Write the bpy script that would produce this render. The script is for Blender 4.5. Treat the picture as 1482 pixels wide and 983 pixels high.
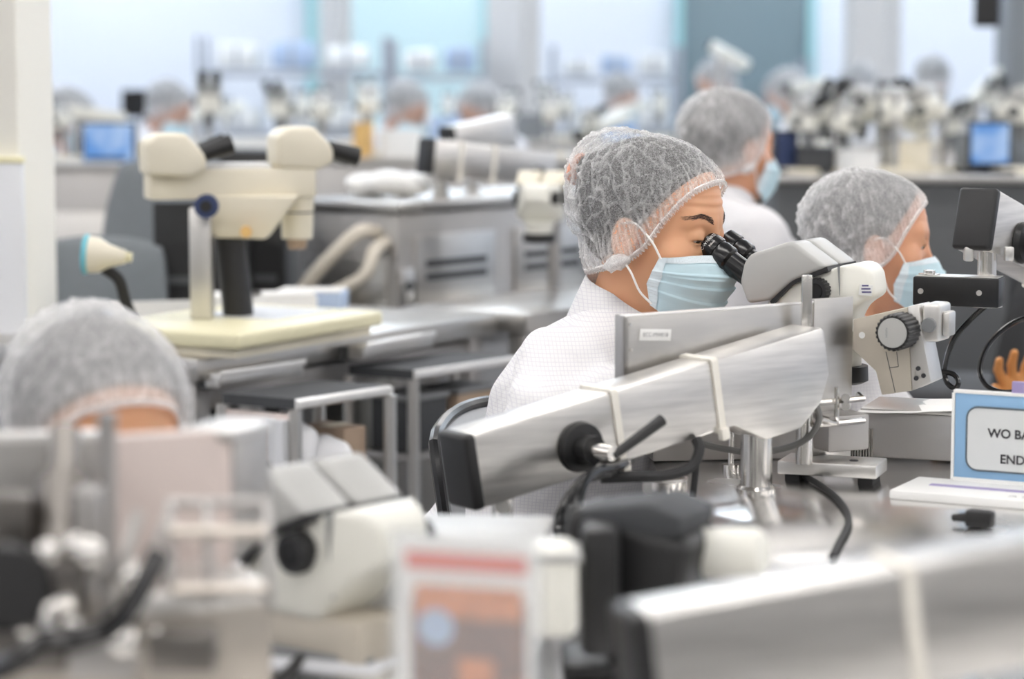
import bpy, bmesh, math, random
import numpy as np
from mathutils import Vector, Matrix, noise as mnoise

# ------------------------------------------------------------------ camera, world, exposure
W_PX, H_PX, F_PX = 1482.0, 983.0, 85.0/36.0*1482.0
CAM_Z, HORIZON = 1.303, 112.0
TILT = math.atan((H_PX/2 - HORIZON)/F_PX)
for o in list(bpy.data.objects): bpy.data.objects.remove(o)
SC = bpy.context.scene
COL = SC.collection
cam_d = bpy.data.cameras.new('camera'); cam = bpy.data.objects.new('camera', cam_d); COL.objects.link(cam)
cam.location = (0, 0, CAM_Z); cam.rotation_euler = (math.pi/2 - TILT, 0, 0)
cam_d.lens = 85; cam_d.sensor_width = 36; cam_d.sensor_fit = 'HORIZONTAL'
cam_d.clip_start = .05; cam_d.clip_end = 100
cam_d.dof.use_dof = True; cam_d.dof.focus_distance = 3.47; cam_d.dof.aperture_fstop = 2.9
SC.camera = cam
SC.view_settings.view_transform = 'Standard'; SC.view_settings.look = 'None'
SC.view_settings.gamma = 1.0; SC.view_settings.use_curve_mapping = False
SC.view_settings.exposure = 0.33
world = bpy.data.worlds.new('world'); SC.world = world; world.use_nodes = True
world.node_tree.nodes['Background'].inputs[0].default_value = (.85, .9, 1, 1)
world.node_tree.nodes['Background'].inputs[1].default_value = .5
PANEL_STRENGTH = 10.0
PANEL_COLOR = (1.0, .965, .93)
PANEL_COLOR_FAR = (.84, .92, 1.0)

# ------------------------------------------------------------------ pixel -> place
def ray(px, py):
    a, b = (px - W_PX/2)/F_PX, (H_PX/2 - py)/F_PX
    return Vector((a, math.cos(TILT) + b*math.sin(TILT), -math.sin(TILT) + b*math.cos(TILT)))
def P(px, py, D):
    r = ray(px, py); return Vector((0, 0, CAM_Z)) + r*(D/r.y)
def PZ(px, py, z):
    r = ray(px, py); return Vector((0, 0, CAM_Z)) + r*((z - CAM_Z)/r.z)
def PX(px, D, z):
    p = P(px, 300, D); return Vector((p.x, p.y, z))
R = math.radians

# ------------------------------------------------------------------ materials
MATS = {}
def srgb(c):
    return tuple((x/12.92 if x <= .04045 else ((x+.055)/1.055)**2.4) for x in c)
def rgb(r, g, b): return srgb((r/255, g/255, b/255))
def mat(name, col, rough=.5, metal=0, noise=0, nscale=20, bump=0, stretch=None, spec=.5, sss=0, sssr=(.012,.005,.003), emit=0, alpha=1, trans=0, coat=0, rvar=0):
    m = bpy.data.materials.new(name); m.use_nodes = True
    nt = m.node_tree; b = nt.nodes['Principled BSDF']
    b.inputs['Base Color'].default_value = (*col, 1); b.inputs['Roughness'].default_value = rough
    b.inputs['Metallic'].default_value = metal; b.inputs['Specular IOR Level'].default_value = spec
    b.inputs['Transmission Weight'].default_value = trans; b.inputs['Alpha'].default_value = alpha
    b.inputs['Coat Weight'].default_value = coat
    if sss:
        b.inputs['Subsurface Weight'].default_value = sss; b.inputs['Subsurface Radius'].default_value = sssr
        b.inputs['Subsurface Scale'].default_value = 1.0
    if emit:
        b.inputs['Emission Color'].default_value = (*col, 1); b.inputs['Emission Strength'].default_value = emit
    if noise or bump or rvar:
        tc = nt.nodes.new('ShaderNodeTexCoord'); mp = nt.nodes.new('ShaderNodeMapping')
        nz = nt.nodes.new('ShaderNodeTexNoise'); nz.inputs['Scale'].default_value = nscale; nz.inputs['Detail'].default_value = 4
        if stretch: mp.inputs['Scale'].default_value = stretch
        nt.links.new(tc.outputs['Object'], mp.inputs[0]); nt.links.new(mp.outputs[0], nz.inputs['Vector'])
        if noise:
            mx = nt.nodes.new('ShaderNodeMix'); mx.data_type = 'RGBA'
            mx.inputs['A'].default_value = (*[c*(1-noise) for c in col], 1); mx.inputs['B'].default_value = (*[min(1, c*(1+noise)) for c in col], 1)
            nt.links.new(nz.outputs[0], mx.inputs['Factor']); nt.links.new(mx.outputs['Result'], b.inputs['Base Color'])
        if rvar:
            mr = nt.nodes.new('ShaderNodeMapRange'); mr.inputs['From Min'].default_value = .3; mr.inputs['From Max'].default_value = .7
            mr.inputs['To Min'].default_value = max(.02, rough-rvar); mr.inputs['To Max'].default_value = rough+rvar
            nt.links.new(nz.outputs[0], mr.inputs[0]); nt.links.new(mr.outputs[0], b.inputs['Roughness'])
        if bump:
            bp = nt.nodes.new('ShaderNodeBump'); bp.inputs['Strength'].default_value = bump; bp.inputs['Distance'].default_value = .002
            nt.links.new(nz.outputs[0], bp.inputs['Height']); nt.links.new(bp.outputs[0], b.inputs['Normal'])
    MATS[name] = m
    return m

mat('steel', (.56, .545, .52), .33, 1, noise=.08, nscale=14, stretch=(1, 1, 9), rvar=.03)
mat('steel_dull', (.46, .445, .43), .48, 1, noise=.12, nscale=9, rvar=.08)
mat('steel_boom', (.66, .645, .62), .34, 1, noise=.3, nscale=10, stretch=(1, 1, 14), rvar=.03)
mat('steel_top', (.78, .77, .755), .22, 1, noise=.08, nscale=5, rvar=.06)
mat('steel_bright', (.72, .70, .67), .2, 1, noise=.05, nscale=30)
mat('alu', (.68, .665, .64), .38, 1, noise=.05, nscale=20)
mat('edge_bright', (.9, .89, .87), .3, .6)
mat('black', rgb(30, 30, 31), .42, noise=.2, nscale=60)
mat('black_gloss', rgb(22, 22, 23), .22)
mat('black_rubber', rgb(38, 38, 39), .7)
mat('black_ano', rgb(36, 36, 37), .4, .3, noise=.25, nscale=50)
mat('charcoal', rgb(62, 64, 67), .7, noise=.1, nscale=30)
mat('dark_grey', rgb(84, 86, 88), .6, noise=.1, nscale=30)
mat('mid_grey', rgb(128, 130, 132), .55, noise=.06, nscale=20)
mat('scope_grey', rgb(178, 178, 175), .38, noise=.03, nscale=40)
mat('scope_white', rgb(232, 231, 222), .35, noise=.02, nscale=40)
mat('cream', rgb(226, 219, 200), .42, noise=.03, nscale=20)
mat('cream_base', rgb(226, 220, 186), .4, noise=.04, nscale=14)
mat('beige_metal', rgb(198, 190, 176), .45, .15, noise=.05, nscale=40)
mat('white_plastic', rgb(238, 238, 236), .4)
mat('white_paper', rgb(240, 239, 236), .85)
mat('tie', rgb(236, 232, 222), .45)
mat('chair_vinyl', rgb(166, 169, 172), .42, noise=.05, nscale=60, bump=.15)
mat('chair_fabric', rgb(122, 127, 131), .85, noise=.12, nscale=80)
mat('chair_dark', rgb(66, 67, 70), .8, noise=.12, nscale=80)
mat('blue_frame', rgb(140, 180, 216), .4)
mat('sign_face', rgb(214, 217, 217), .35)
mat('sign_line', rgb(92, 102, 110), .5)
mat('ink', rgb(56, 56, 60), .7)
mat('purple', rgb(158, 146, 190), .5)
mat('ink_purple', rgb(92, 88, 130), .6)
mat('green', rgb(110, 190, 130), .5)
mat('red_print', rgb(226, 112, 92), .6)
mat('orange_print', rgb(216, 140, 88), .6, noise=.4, nscale=60)
mat('brown_print', rgb(128, 92, 76), .6, noise=.5, nscale=60)
mat('blue_print', rgb(178, 196, 222), .6, noise=.1, nscale=40)
mat('glove', rgb(196, 134, 74), .55, noise=.12, nscale=50, sss=.1)
mat('floor', rgb(112, 112, 112), .4, noise=.08, nscale=4)
mat('wall_grey', rgb(150, 150, 150), .8)
mat('wall', rgb(230, 233, 240), .8, noise=.01, nscale=2)
mat('column', rgb(206, 203, 200), .8, noise=.02, nscale=5)
mat('column_cream', rgb(232, 230, 222), .75, noise=.02, nscale=5)
mat('guard', rgb(224, 226, 230), .35)
mat('guard_cap', rgb(232, 226, 190), .4)
mat('teal_light', rgb(206, 228, 230), .2)
mat('teal_dark', rgb(126, 142, 148), .15)
mat('teal_frame', rgb(160, 204, 208), .4)
mat('wire', rgb(170, 174, 182), .4, .5)
mat('pink_panel', rgb(216, 202, 196), .5, noise=.03, nscale=6)
mat('bag', rgb(236, 236, 238), .35, noise=.04, nscale=20, bump=.6)
mat('box_card', rgb(172, 150, 130), .8, noise=.1, nscale=20)
mat('box_yellow', rgb(226, 186, 120), .7)
mat('box_blue', rgb(112, 164, 218), .6)
mat('cable_grey', rgb(110, 110, 108), .5)
mat('hose_cream', rgb(214, 206, 192), .5)
mat('hair', rgb(34, 31, 31), .55, noise=.4, nscale=140, stretch=(1, 1, .2), bump=.5)
mat('eye_white', rgb(226, 218, 210), .25)
mat('iris', rgb(40, 26, 20), .15)
mat('brow', rgb(70, 54, 46), .8)
mat('trousers', rgb(70, 74, 88), .8, noise=.1, nscale=60)
mat('shoe', rgb(230, 230, 232), .5)
mat('band', rgb(246, 245, 243), .8)
mat('loop', rgb(248, 247, 244), .8)
mat('screen_black', rgb(24, 25, 28), .25)
mat('clip', rgb(232, 168, 140), .4)
mat('cyan_ring', rgb(110, 190, 206), .4)
mat('navy', rgb(52, 66, 104), .6)

def skin_mat(name, col):
    m = mat(name, col, .46, noise=.05, nscale=26, bump=.06, sss=.18, sssr=(.018, .007, .004))
    return m
skin_mat('skin', rgb(224, 168, 130)); skin_mat('skin_deep', rgb(222, 164, 130)); skin_mat('skin_far', rgb(196, 160, 142))

def glass_mat(name, col, alpha):
    m = mat(name, col, .05, alpha=alpha, spec=.6); return m
glass_mat('acrylic', (.9, .93, .95), .16)

def fabric_mat():
    m = mat('coat', rgb(240, 239, 240), .85)
    nt = m.node_tree; b = nt.nodes['Principled BSDF']
    tc = nt.nodes.new('ShaderNodeTexCoord'); sp = nt.nodes.new('ShaderNodeSeparateXYZ'); nt.links.new(tc.outputs['Object'], sp.inputs[0])
    def math_(op, a, bb=None):
        n = nt.nodes.new('ShaderNodeMath'); n.operation = op
        for i, v in enumerate((a, bb)):
            if v is None: continue
            if isinstance(v, (int, float)): n.inputs[i].default_value = v
            else: nt.links.new(v, n.inputs[i])
        return n.outputs[0]
    def line(v, per, w): return math_('LESS_THAN', math_('FRACT', math_('DIVIDE', v, per)), w)
    s = math_('ADD', math_('MULTIPLY', sp.outputs[0], .8), math_('MULTIPLY', sp.outputs[1], .6))
    g = math_('MAXIMUM', line(sp.outputs[2], .0052, .16), line(s, .0052, .16))
    mx = nt.nodes.new('ShaderNodeMix'); mx.data_type = 'RGBA'
    mx.inputs['A'].default_value = (*rgb(229, 228, 229), 1); mx.inputs['B'].default_value = (*rgb(216, 214, 219), 1)
    nt.links.new(g, mx.inputs['Factor']); nt.links.new(mx.outputs['Result'], b.inputs['Base Color'])
    nz = nt.nodes.new('ShaderNodeTexNoise'); nz.inputs['Scale'].default_value = 16; nz.inputs['Detail'].default_value = 3
    nt.links.new(tc.outputs['Object'], nz.inputs['Vector'])
    bp = nt.nodes.new('ShaderNodeBump'); bp.inputs['Strength'].default_value = .6; bp.inputs['Distance'].default_value = .014
    nt.links.new(nz.outputs[0], bp.inputs['Height']); nt.links.new(bp.outputs[0], b.inputs['Normal'])
fabric_mat()

def cap_mat(name, base, foldw, fib):
    m = bpy.data.materials.new(name); m.use_nodes = True; nt = m.node_tree; nt.nodes.clear()
    out = nt.nodes.new('ShaderNodeOutputMaterial'); mix = nt.nodes.new('ShaderNodeMixShader')
    tr = nt.nodes.new('ShaderNodeBsdfTransparent'); df = nt.nodes.new('ShaderNodeBsdfDiffuse'); tl = nt.nodes.new('ShaderNodeBsdfTranslucent')
    df.inputs[0].default_value = (.92, .92, .92, 1); tl.inputs[0].default_value = (.92, .92, .92, 1)
    m2 = nt.nodes.new('ShaderNodeMixShader'); m2.inputs[0].default_value = .25
    nt.links.new(df.outputs[0], m2.inputs[1]); nt.links.new(tl.outputs[0], m2.inputs[2])
    at = nt.nodes.new('ShaderNodeAttribute'); at.attribute_name = 'fold'
    tc = nt.nodes.new('ShaderNodeTexCoord')
    nz = nt.nodes.new('ShaderNodeTexNoise'); nz.inputs['Scale'].default_value = 420; nz.inputs['Detail'].default_value = 2; nz.inputs['Distortion'].default_value = 1.5
    nt.links.new(tc.outputs['Object'], nz.inputs['Vector'])
    mr = nt.nodes.new('ShaderNodeMapRange'); mr.inputs['From Min'].default_value = .38; mr.inputs['From Max'].default_value = .66
    mr.inputs['To Min'].default_value = base - fib; mr.inputs['To Max'].default_value = base + fib
    nt.links.new(nz.outputs[0], mr.inputs[0])
    ml = nt.nodes.new('ShaderNodeMath'); ml.operation = 'MULTIPLY_ADD'; ml.use_clamp = True; ml.inputs[1].default_value = foldw
    nt.links.new(at.outputs['Fac'], ml.inputs[0]); nt.links.new(mr.outputs[0], ml.inputs[2])
    nt.links.new(ml.outputs[0], mix.inputs[0]); nt.links.new(tr.outputs[0], mix.inputs[1]); nt.links.new(m2.outputs[0], mix.inputs[2])
    nt.links.new(mix.outputs[0], out.inputs[0]); MATS[name] = m
cap_mat('cap', .25, .72, .15); cap_mat('cap_thick', .40, .55, .12)

def mask_mat(name, col, dots):
    m = mat(name, col, .85, noise=.02, nscale=30)
    nt = m.node_tree; b = nt.nodes['Principled BSDF']
    if dots:
        tc = nt.nodes.new('ShaderNodeTexCoord'); vo = nt.nodes.new('ShaderNodeTexVoronoi'); vo.inputs['Scale'].default_value = 520; vo.inputs['Randomness'].default_value = .1
        nt.links.new(tc.outputs['Object'], vo.inputs['Vector'])
        cr = nt.nodes.new('ShaderNodeMix'); cr.data_type = 'RGBA'
        lt = nt.nodes.new('ShaderNodeMath'); lt.operation = 'LESS_THAN'; lt.inputs[1].default_value = .28
        nt.links.new(vo.outputs['Distance'], lt.inputs[0]); nt.links.new(lt.outputs[0], cr.inputs['Factor'])
        cr.inputs['A'].default_value = (*col, 1); cr.inputs['B'].default_value = (*[c*.72 for c in col], 1)
        nt.links.new(cr.outputs['Result'], b.inputs['Base Color'])
mask_mat('mask', rgb(200, 226, 235), False); mask_mat('mask_band', rgb(224, 236, 242), True)

def screen_mat():
    m = mat('screen_blue', rgb(120, 168, 226), .3)
    nt = m.node_tree; b = nt.nodes['Principled BSDF']
    tc = nt.nodes.new('ShaderNodeTexCoord'); nz = nt.nodes.new('ShaderNodeTexNoise'); nz.inputs['Scale'].default_value = 9
    nt.links.new(tc.outputs['Object'], nz.inputs['Vector'])
    mx = nt.nodes.new('ShaderNodeMix'); mx.data_type = 'RGBA'; mx.inputs['A'].default_value = (*rgb(92, 148, 216), 1); mx.inputs['B'].default_value = (*rgb(190, 214, 244), 1)
    mr = nt.nodes.new('ShaderNodeMapRange'); mr.inputs['From Min'].default_value = .4; mr.inputs['From Max'].default_value = .65
    nt.links.new(nz.outputs[0], mr.inputs[0]); nt.links.new(mr.outputs[0], mx.inputs['Factor'])
    nt.links.new(mx.outputs['Result'], b.inputs['Emission Color']); b.inputs['Emission Strength'].default_value = .75
    b.inputs['Base Color'].default_value = (.02, .02, .03, 1)
screen_mat()
mat('lamp_near', PANEL_COLOR, .5, emit=PANEL_STRENGTH); mat('lamp_far', PANEL_COLOR_FAR, .5, emit=PANEL_STRENGTH*1.2)
mat('steel_dark', (.22, .205, .19), .4, 1, noise=.2, nscale=12)
mat('steel_warm', (.50, .46, .41), .4, 1, noise=.12, nscale=12)

# ------------------------------------------------------------------ mesh helpers
def xf(bm, vs, M):
    if M is not None: bmesh.ops.transform(bm, matrix=M, verts=vs)
def box(bm, c, s, M=None, bev=0, seg=2):
    g = bmesh.ops.create_cube(bm, size=1)['verts']
    bmesh.ops.transform(bm, matrix=Matrix.Translation(c) @ Matrix.Diagonal((*s, 1)), verts=g)
    xf(bm, g, M)
    if bev:
        es = list({e for v in g for e in v.link_edges})
        bmesh.ops.bevel(bm, geom=es, offset=bev, segments=seg, profile=.5, affect='EDGES')
def frame_z(d):
    d = Vector(d).normalized(); return d.to_track_quat('Z', 'Y').to_matrix().to_4x4()
def cyl(bm, p0, p1, r0, r1=None, n=20, cap=True):
    p0, p1 = Vector(p0), Vector(p1); r1 = r0 if r1 is None else r1
    M = Matrix.Translation((p0+p1)/2) @ frame_z(p1-p0)
    bmesh.ops.create_cone(bm, cap_ends=cap, segments=n, radius1=r0, radius2=r1, depth=(p1-p0).length, matrix=M)
def lathe(bm, prof, M=None, n=24, closed=False):
    rings = []
    for r, z in prof:
        rings.append([bm.verts.new((max(r, 1e-5)*math.cos(2*math.pi*k/n), max(r, 1e-5)*math.sin(2*math.pi*k/n), z)) for k in range(n)])
    for a, b in zip(rings, rings[1:]):
        for k in range(n): bm.faces.new((a[k], a[(k+1) % n], b[(k+1) % n], b[k]))
    if prof[0][0] > 1e-4: bm.faces.new(rings[0][::-1])
    if prof[-1][0] > 1e-4: bm.faces.new(rings[-1])
    xf(bm, [v for r in rings for v in r], M)
def axis_M(p, d): return Matrix.Translation(Vector(p)) @ frame_z(d)
def spline(pts, sub=6, closed=False):
    pts = [Vector(p) for p in pts]; n = len(pts); out = []
    for i in range(n if closed else n-1):
        g = (lambda k: pts[k % n]) if closed else (lambda k: pts[min(max(k, 0), n-1)])
        p0, p1, p2, p3 = g(i-1), g(i), g(i+1), g(i+2)
        for k in range(sub):
            t = k/sub
            out.append(.5*((2*p1) + (p2-p0)*t + (2*p0-5*p1+4*p2-p3)*t*t + (3*p1-p0-3*p2+p3)*t**3))
    if not closed: out.append(pts[-1])
    return out
def tube(bm, pts, r, n=8, sub=6, closed=False, flat=None):
    pts = spline(pts, sub, closed) if sub > 1 else [Vector(p) for p in pts]
    rings = []; up = Vector((.13, .21, 1)).normalized(); N = len(pts)
    for i, p in enumerate(pts):
        t = (pts[(i+1) % N] - pts[i-1]) if closed else (pts[min(i+1, N-1)] - pts[max(i-1, 0)])
        t.normalize(); u = up - t*up.dot(t)
        if u.length < 1e-3: u = Vector((1, 0, 0)) - t*t.x
        u.normalize(); up = u; w = t.cross(u)
        rr = r(i/(N-1)) if callable(r) else r
        rings.append([bm.verts.new(p + u*math.cos(2*math.pi*k/n)*rr + w*math.sin(2*math.pi*k/n)*rr*(flat or 1)) for k in range(n)])
    m = len(rings)
    for i in range(m if closed else m-1):
        a, b = rings[i], rings[(i+1) % m]
        for k in range(n): bm.faces.new((a[k], a[(k+1) % n], b[(k+1) % n], b[k]))
    if not closed: bm.faces.new(rings[0][::-1]); bm.faces.new(rings[-1])
def prism(bm, pts, y0, y1, M=None, bev=0, seg=2):
    """polygon in XZ, extruded along Y"""
    a = [bm.verts.new((x, y0, z)) for x, z in pts]; b = [bm.verts.new((x, y1, z)) for x, z in pts]
    n = len(pts); fs = [bm.faces.new(a), bm.faces.new(b[::-1])]
    for i in range(n): fs.append(bm.faces.new((a[i], b[i], b[(i+1) % n], a[(i+1) % n])))
    bmesh.ops.recalc_face_normals(bm, faces=fs); xf(bm, a+b, M)
    if bev:
        es = list({e for v in a+b for e in v.link_edges})
        bmesh.ops.bevel(bm, geom=es, offset=bev, segments=seg, profile=.5, affect='EDGES')
def sph(bm, c, r, M=None, u=20, v=12):
    g = bmesh.ops.create_uvsphere(bm, u_segments=u, v_segments=v, radius=1)['verts']
    r = (r, r, r) if isinstance(r, (int, float)) else r
    bmesh.ops.transform(bm, matrix=Matrix.Translation(c) @ Matrix.Diagonal((*r, 1)), verts=g); xf(bm, g, M)
def torus(bm, M, Rr, r, n=28, k=8):
    tube(bm, [M @ Vector((Rr*math.cos(2*math.pi*i/n), Rr*math.sin(2*math.pi*i/n), 0)) for i in range(n)], r, k, 1, True)
def rring(bm, w, h, d, rad, M=None, hole=None, nseg=5):
    """rounded rectangle plate in XZ centred at origin, thickness d in Y"""
    def loop(w, h, rad):
        o = []
        for cx, cz, a0 in ((w/2-rad, h/2-rad, 0), (-w/2+rad, h/2-rad, 90), (-w/2+rad, -h/2+rad, 180), (w/2-rad, -h/2+rad, 270)):
            for k in range(nseg+1):
                a = R(a0 + 90*k/nseg); o.append((cx+rad*math.cos(a), cz+rad*math.sin(a)))
        return o
    L = loop(w, h, rad)
    if not hole: prism(bm, L, -d/2, d/2, M); return
    L2 = loop(w-2*hole, h-2*hole, max(rad-hole, .0005)); n = len(L)
    vs = [[bm.verts.new((x, y, z)) for x, z in l] for l in (L, L2) for y in (-d/2, d/2)]
    of, ob, i_f, ib = vs; fs = []
    for k in range(n):
        j = (k+1) % n
        for q in ((of[k], of[j], i_f[j], i_f[k]), (ob[j], ob[k], ib[k], ib[j]), (of[j], of[k], ob[k], ob[j]), (i_f[k], i_f[j], ib[j], ib[k])): fs.append(bm.faces.new(q))
    bmesh.ops.recalc_face_normals(bm, faces=fs); xf(bm, [v for l in vs for v in l], M)

def finish(me, m, smooth=True, angle=38):
    if m is not None: me.materials.append(MATS[m] if isinstance(m, str) else m)
    if smooth:
        me.shade_smooth()
        try: me.set_sharp_from_angle(angle=R(angle))
        except Exception: pass
def obj(name, bm, m, parent=None, smooth=True, angle=38):
    if parent is not None and parent.get('_o') is not None:
        o3 = parent['_o']; bmesh.ops.translate(bm, vec=(-o3[0], -o3[1], -o3[2]), verts=bm.verts)
    me = bpy.data.meshes.new(name); bm.to_mesh(me); bm.free(); finish(me, m, smooth, angle)
    o = bpy.data.objects.new(name, me); COL.objects.link(o)
    if parent is not None:
        o.parent = parent
        if parent.get('_o') is not None: o['_o'] = (0., 0., 0.) if False else tuple(parent['_o'])
    return o
def obj_np(name, v, f, m, parent=None, smooth=True, angle=180, attr=None):
    me = bpy.data.meshes.new(name); me.from_pydata(np.asarray(v).tolist(), [], [tuple(x) for x in np.asarray(f).tolist()]); me.update()
    if attr is not None:
        a = me.attributes.new('fold', 'FLOAT', 'POINT'); a.data.foreach_set('value', np.asarray(attr, dtype=np.float32))
    finish(me, m, smooth, angle)
    o = bpy.data.objects.new(name, me); COL.objects.link(o)
    if parent is not None: o.parent = parent
    return o
def tag(o, label, cat, group=None, kind=None):
    o['label'] = label; o['category'] = cat
    if group: o['group'] = group
    if kind: o['kind'] = kind
    return o
def thing(name, label, cat, loc=(0, 0, 0), rotz=0, group=None, world=False):
    """Empty at the base; world=True: its parts are given in world coordinates"""
    o = bpy.data.objects.new(name, None); COL.objects.link(o); o.location = loc; o.rotation_euler = (0, 0, rotz)
    o.empty_display_size = .05
    tag(o, label, cat, group)
    if world: o['_o'] = tuple(loc)
    return o
def struct(name, bm, m, label=None, smooth=False):
    o = obj(name, bm, m, None, smooth); o['kind'] = 'structure'
    if label: o['label'] = label
    return o
def part(name, m, parent, fn, *a, smooth=True, angle=38, **k):
    bm = bmesh.new(); fn(bm, *a, **k); return obj(name, bm, m, parent, smooth, angle)
def copy_tree(o, parent=None):
    c = o.copy(); COL.objects.link(c)
    if parent is not None: c.parent = parent
    for ch in list(o.children): copy_tree(ch, c)
    return c
def place(src, label, loc, rotz, scale=1, group=None, cat=None):
    c = copy_tree(src); c.location = loc; c.rotation_euler = (0, 0, rotz); c.scale = (scale,)*3
    c['label'] = label
    if group: c['group'] = group
    if cat: c['category'] = cat
    return c
def text_geo(body, size, bold=0):
    cu = bpy.data.curves.new('lettering', 'FONT'); cu.body = body; cu.size = size; cu.align_x = 'CENTER'; cu.align_y = 'CENTER'; cu.extrude = 0; cu.offset = bold
    o = bpy.data.objects.new('lettering', cu); COL.objects.link(o)
    me = bpy.data.meshes.new_from_object(o); v = [tuple(p.co) for p in me.vertices]; f = [tuple(p.vertices) for p in me.polygons]
    bpy.data.objects.remove(o); bpy.data.curves.remove(cu); bpy.data.meshes.remove(me)
    return v, f
def text_bm(bm, body, size, fn, bold=0):
    v, f = text_geo(body, size, bold); vs = [bm.verts.new(fn(*p)) for p in v]
    for q in f:
        try: bm.faces.new([vs[i] for i in q])
        except ValueError: pass

# ------------------------------------------------------------------ implicit surfaces (bodies, clothes)
def ell(p, c, r):
    r = np.array(r); q = (p - np.array(c))/r; k0 = np.sqrt((q*q).sum(1)) + 1e-9; k1 = np.sqrt(((q/r)**2).sum(1)) + 1e-9
    return k0*(k0-1)/k1
def caps(p, a, b, ra, rb=None):
    rb = ra if rb is None else rb; a = np.array(a); b = np.array(b); ab = b-a
    t = np.clip(((p-a) @ ab)/(ab @ ab), 0, 1)
    return np.linalg.norm(p - a - t[:, None]*ab, axis=1) - (ra + (rb-ra)*t)
def smin(a, b, k):
    h = np.clip(.5 + .5*(b-a)/k, 0, 1); return b + (a-b)*h - k*h*(1-h)
def smax(a, b, k): return -smin(-a, -b, k)
def axis_pts(lo, hi, step, fine=None, fstep=None):
    if fine is None or not fstep: return np.arange(lo, hi+step, step)
    f0, f1 = fine
    a = np.arange(f0, f1, fstep); left = np.arange(f0-step, lo-step, -step)[::-1]; right = np.arange(a[-1]+step, hi+step, step)
    return np.concatenate([left, a, right])
def surf(f, xs, ys, zs, block=5):
    nx, ny, nz = len(xs), len(ys), len(zs)
    bi = [np.arange(0, n, block) for n in (nx, ny, nz)]
    ce = [np.array([(a[i] + a[min(i+block-1, len(a)-1)])/2 for i in b]) for a, b in zip((xs, ys, zs), bi)]
    ex = [np.array([(a[min(i+block, len(a)-1)] - a[max(i-1, 0)])/2 for i in b]) for a, b in zip((xs, ys, zs), bi)]
    G = np.stack(np.meshgrid(*ce, indexing='ij'), -1).reshape(-1, 3)
    dc = f(G).reshape(len(bi[0]), len(bi[1]), len(bi[2]))
    diag = np.sqrt(ex[0][:, None, None]**2 + ex[1][None, :, None]**2 + ex[2][None, None, :]**2)
    near = np.abs(dc) < diag*1.5 + .006
    def up(a):
        return np.repeat(np.repeat(np.repeat(a, block, 0), block, 1), block, 2)[:nx, :ny, :nz]
    val = up(dc).astype(np.float32); m = up(near); I, J, K = np.nonzero(m)
    pts = np.stack([xs[I], ys[J], zs[K]], 1); out = np.empty(len(I), np.float32)
    for s in range(0, len(I), 400000): out[s:s+400000] = f(pts[s:s+400000])
    val[I, J, K] = out
    s = val < 0
    corners = [(a, b, c) for a in (0, 1) for b in (0, 1) for c in (0, 1)]
    cnt = np.zeros((nx-1, ny-1, nz-1), np.int8)
    for a, b, c in corners: cnt += s[a:nx-1+a, b:ny-1+b, c:nz-1+c]
    A = np.nonzero((cnt > 0) & (cnt < 8)); n = len(A[0])
    idx = np.full((nx-1, ny-1, nz-1), -1, np.int32); idx[A] = np.arange(n)
    acc = np.zeros((n, 3)); num = np.zeros(n); cv = {}
    ax = (xs, ys, zs)
    for c in corners: cv[c] = val[A[0]+c[0], A[1]+c[1], A[2]+c[2]]
    for c in corners:
        for d in range(3):
            if c[d]: continue
            e = list(c); e[d] = 1; e = tuple(e); v0, v1 = cv[c], cv[e]
            cr = (v0 < 0) != (v1 < 0)
            t = np.where(cr, v0/np.where(cr, v0-v1, 1), 0)
            pos = np.stack([ax[q][A[q]+c[q]] for q in range(3)], 1)
            step = ax[d][A[d]+1] - ax[d][A[d]]; pos[:, d] += t*step
            acc += pos*cr[:, None]; num += cr
    verts = acc/num[:, None]; faces = []
    for d in range(3):
        o1, o2 = [(1, 2), (2, 0), (0, 1)][d]
        sl0 = [slice(None)]*3; sl1 = [slice(None)]*3; sl0[d] = slice(0, -1); sl1[d] = slice(1, None)
        a, b = s[tuple(sl0)], s[tuple(sl1)]; E = np.stack(np.nonzero(a != b), 1)
        E = E[(E[:, o1] > 0) & (E[:, o2] > 0) & (E[:, o1] < (nx, ny, nz)[o1]-1) & (E[:, o2] < (nx, ny, nz)[o2]-1)]
        ins = s[E[:, 0], E[:, 1], E[:, 2]]
        def id_(u, v):
            q = E.copy(); q[:, o1] -= u; q[:, o2] -= v; return idx[q[:, 0], q[:, 1], q[:, 2]]
        q = np.stack([id_(1, 1), id_(0, 1), id_(0, 0), id_(1, 0)], 1)
        q[~ins] = q[~ins][:, ::-1]; faces.append(q)
    F = np.concatenate(faces); F = F[(F >= 0).all(1)]
    return verts, F

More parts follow.
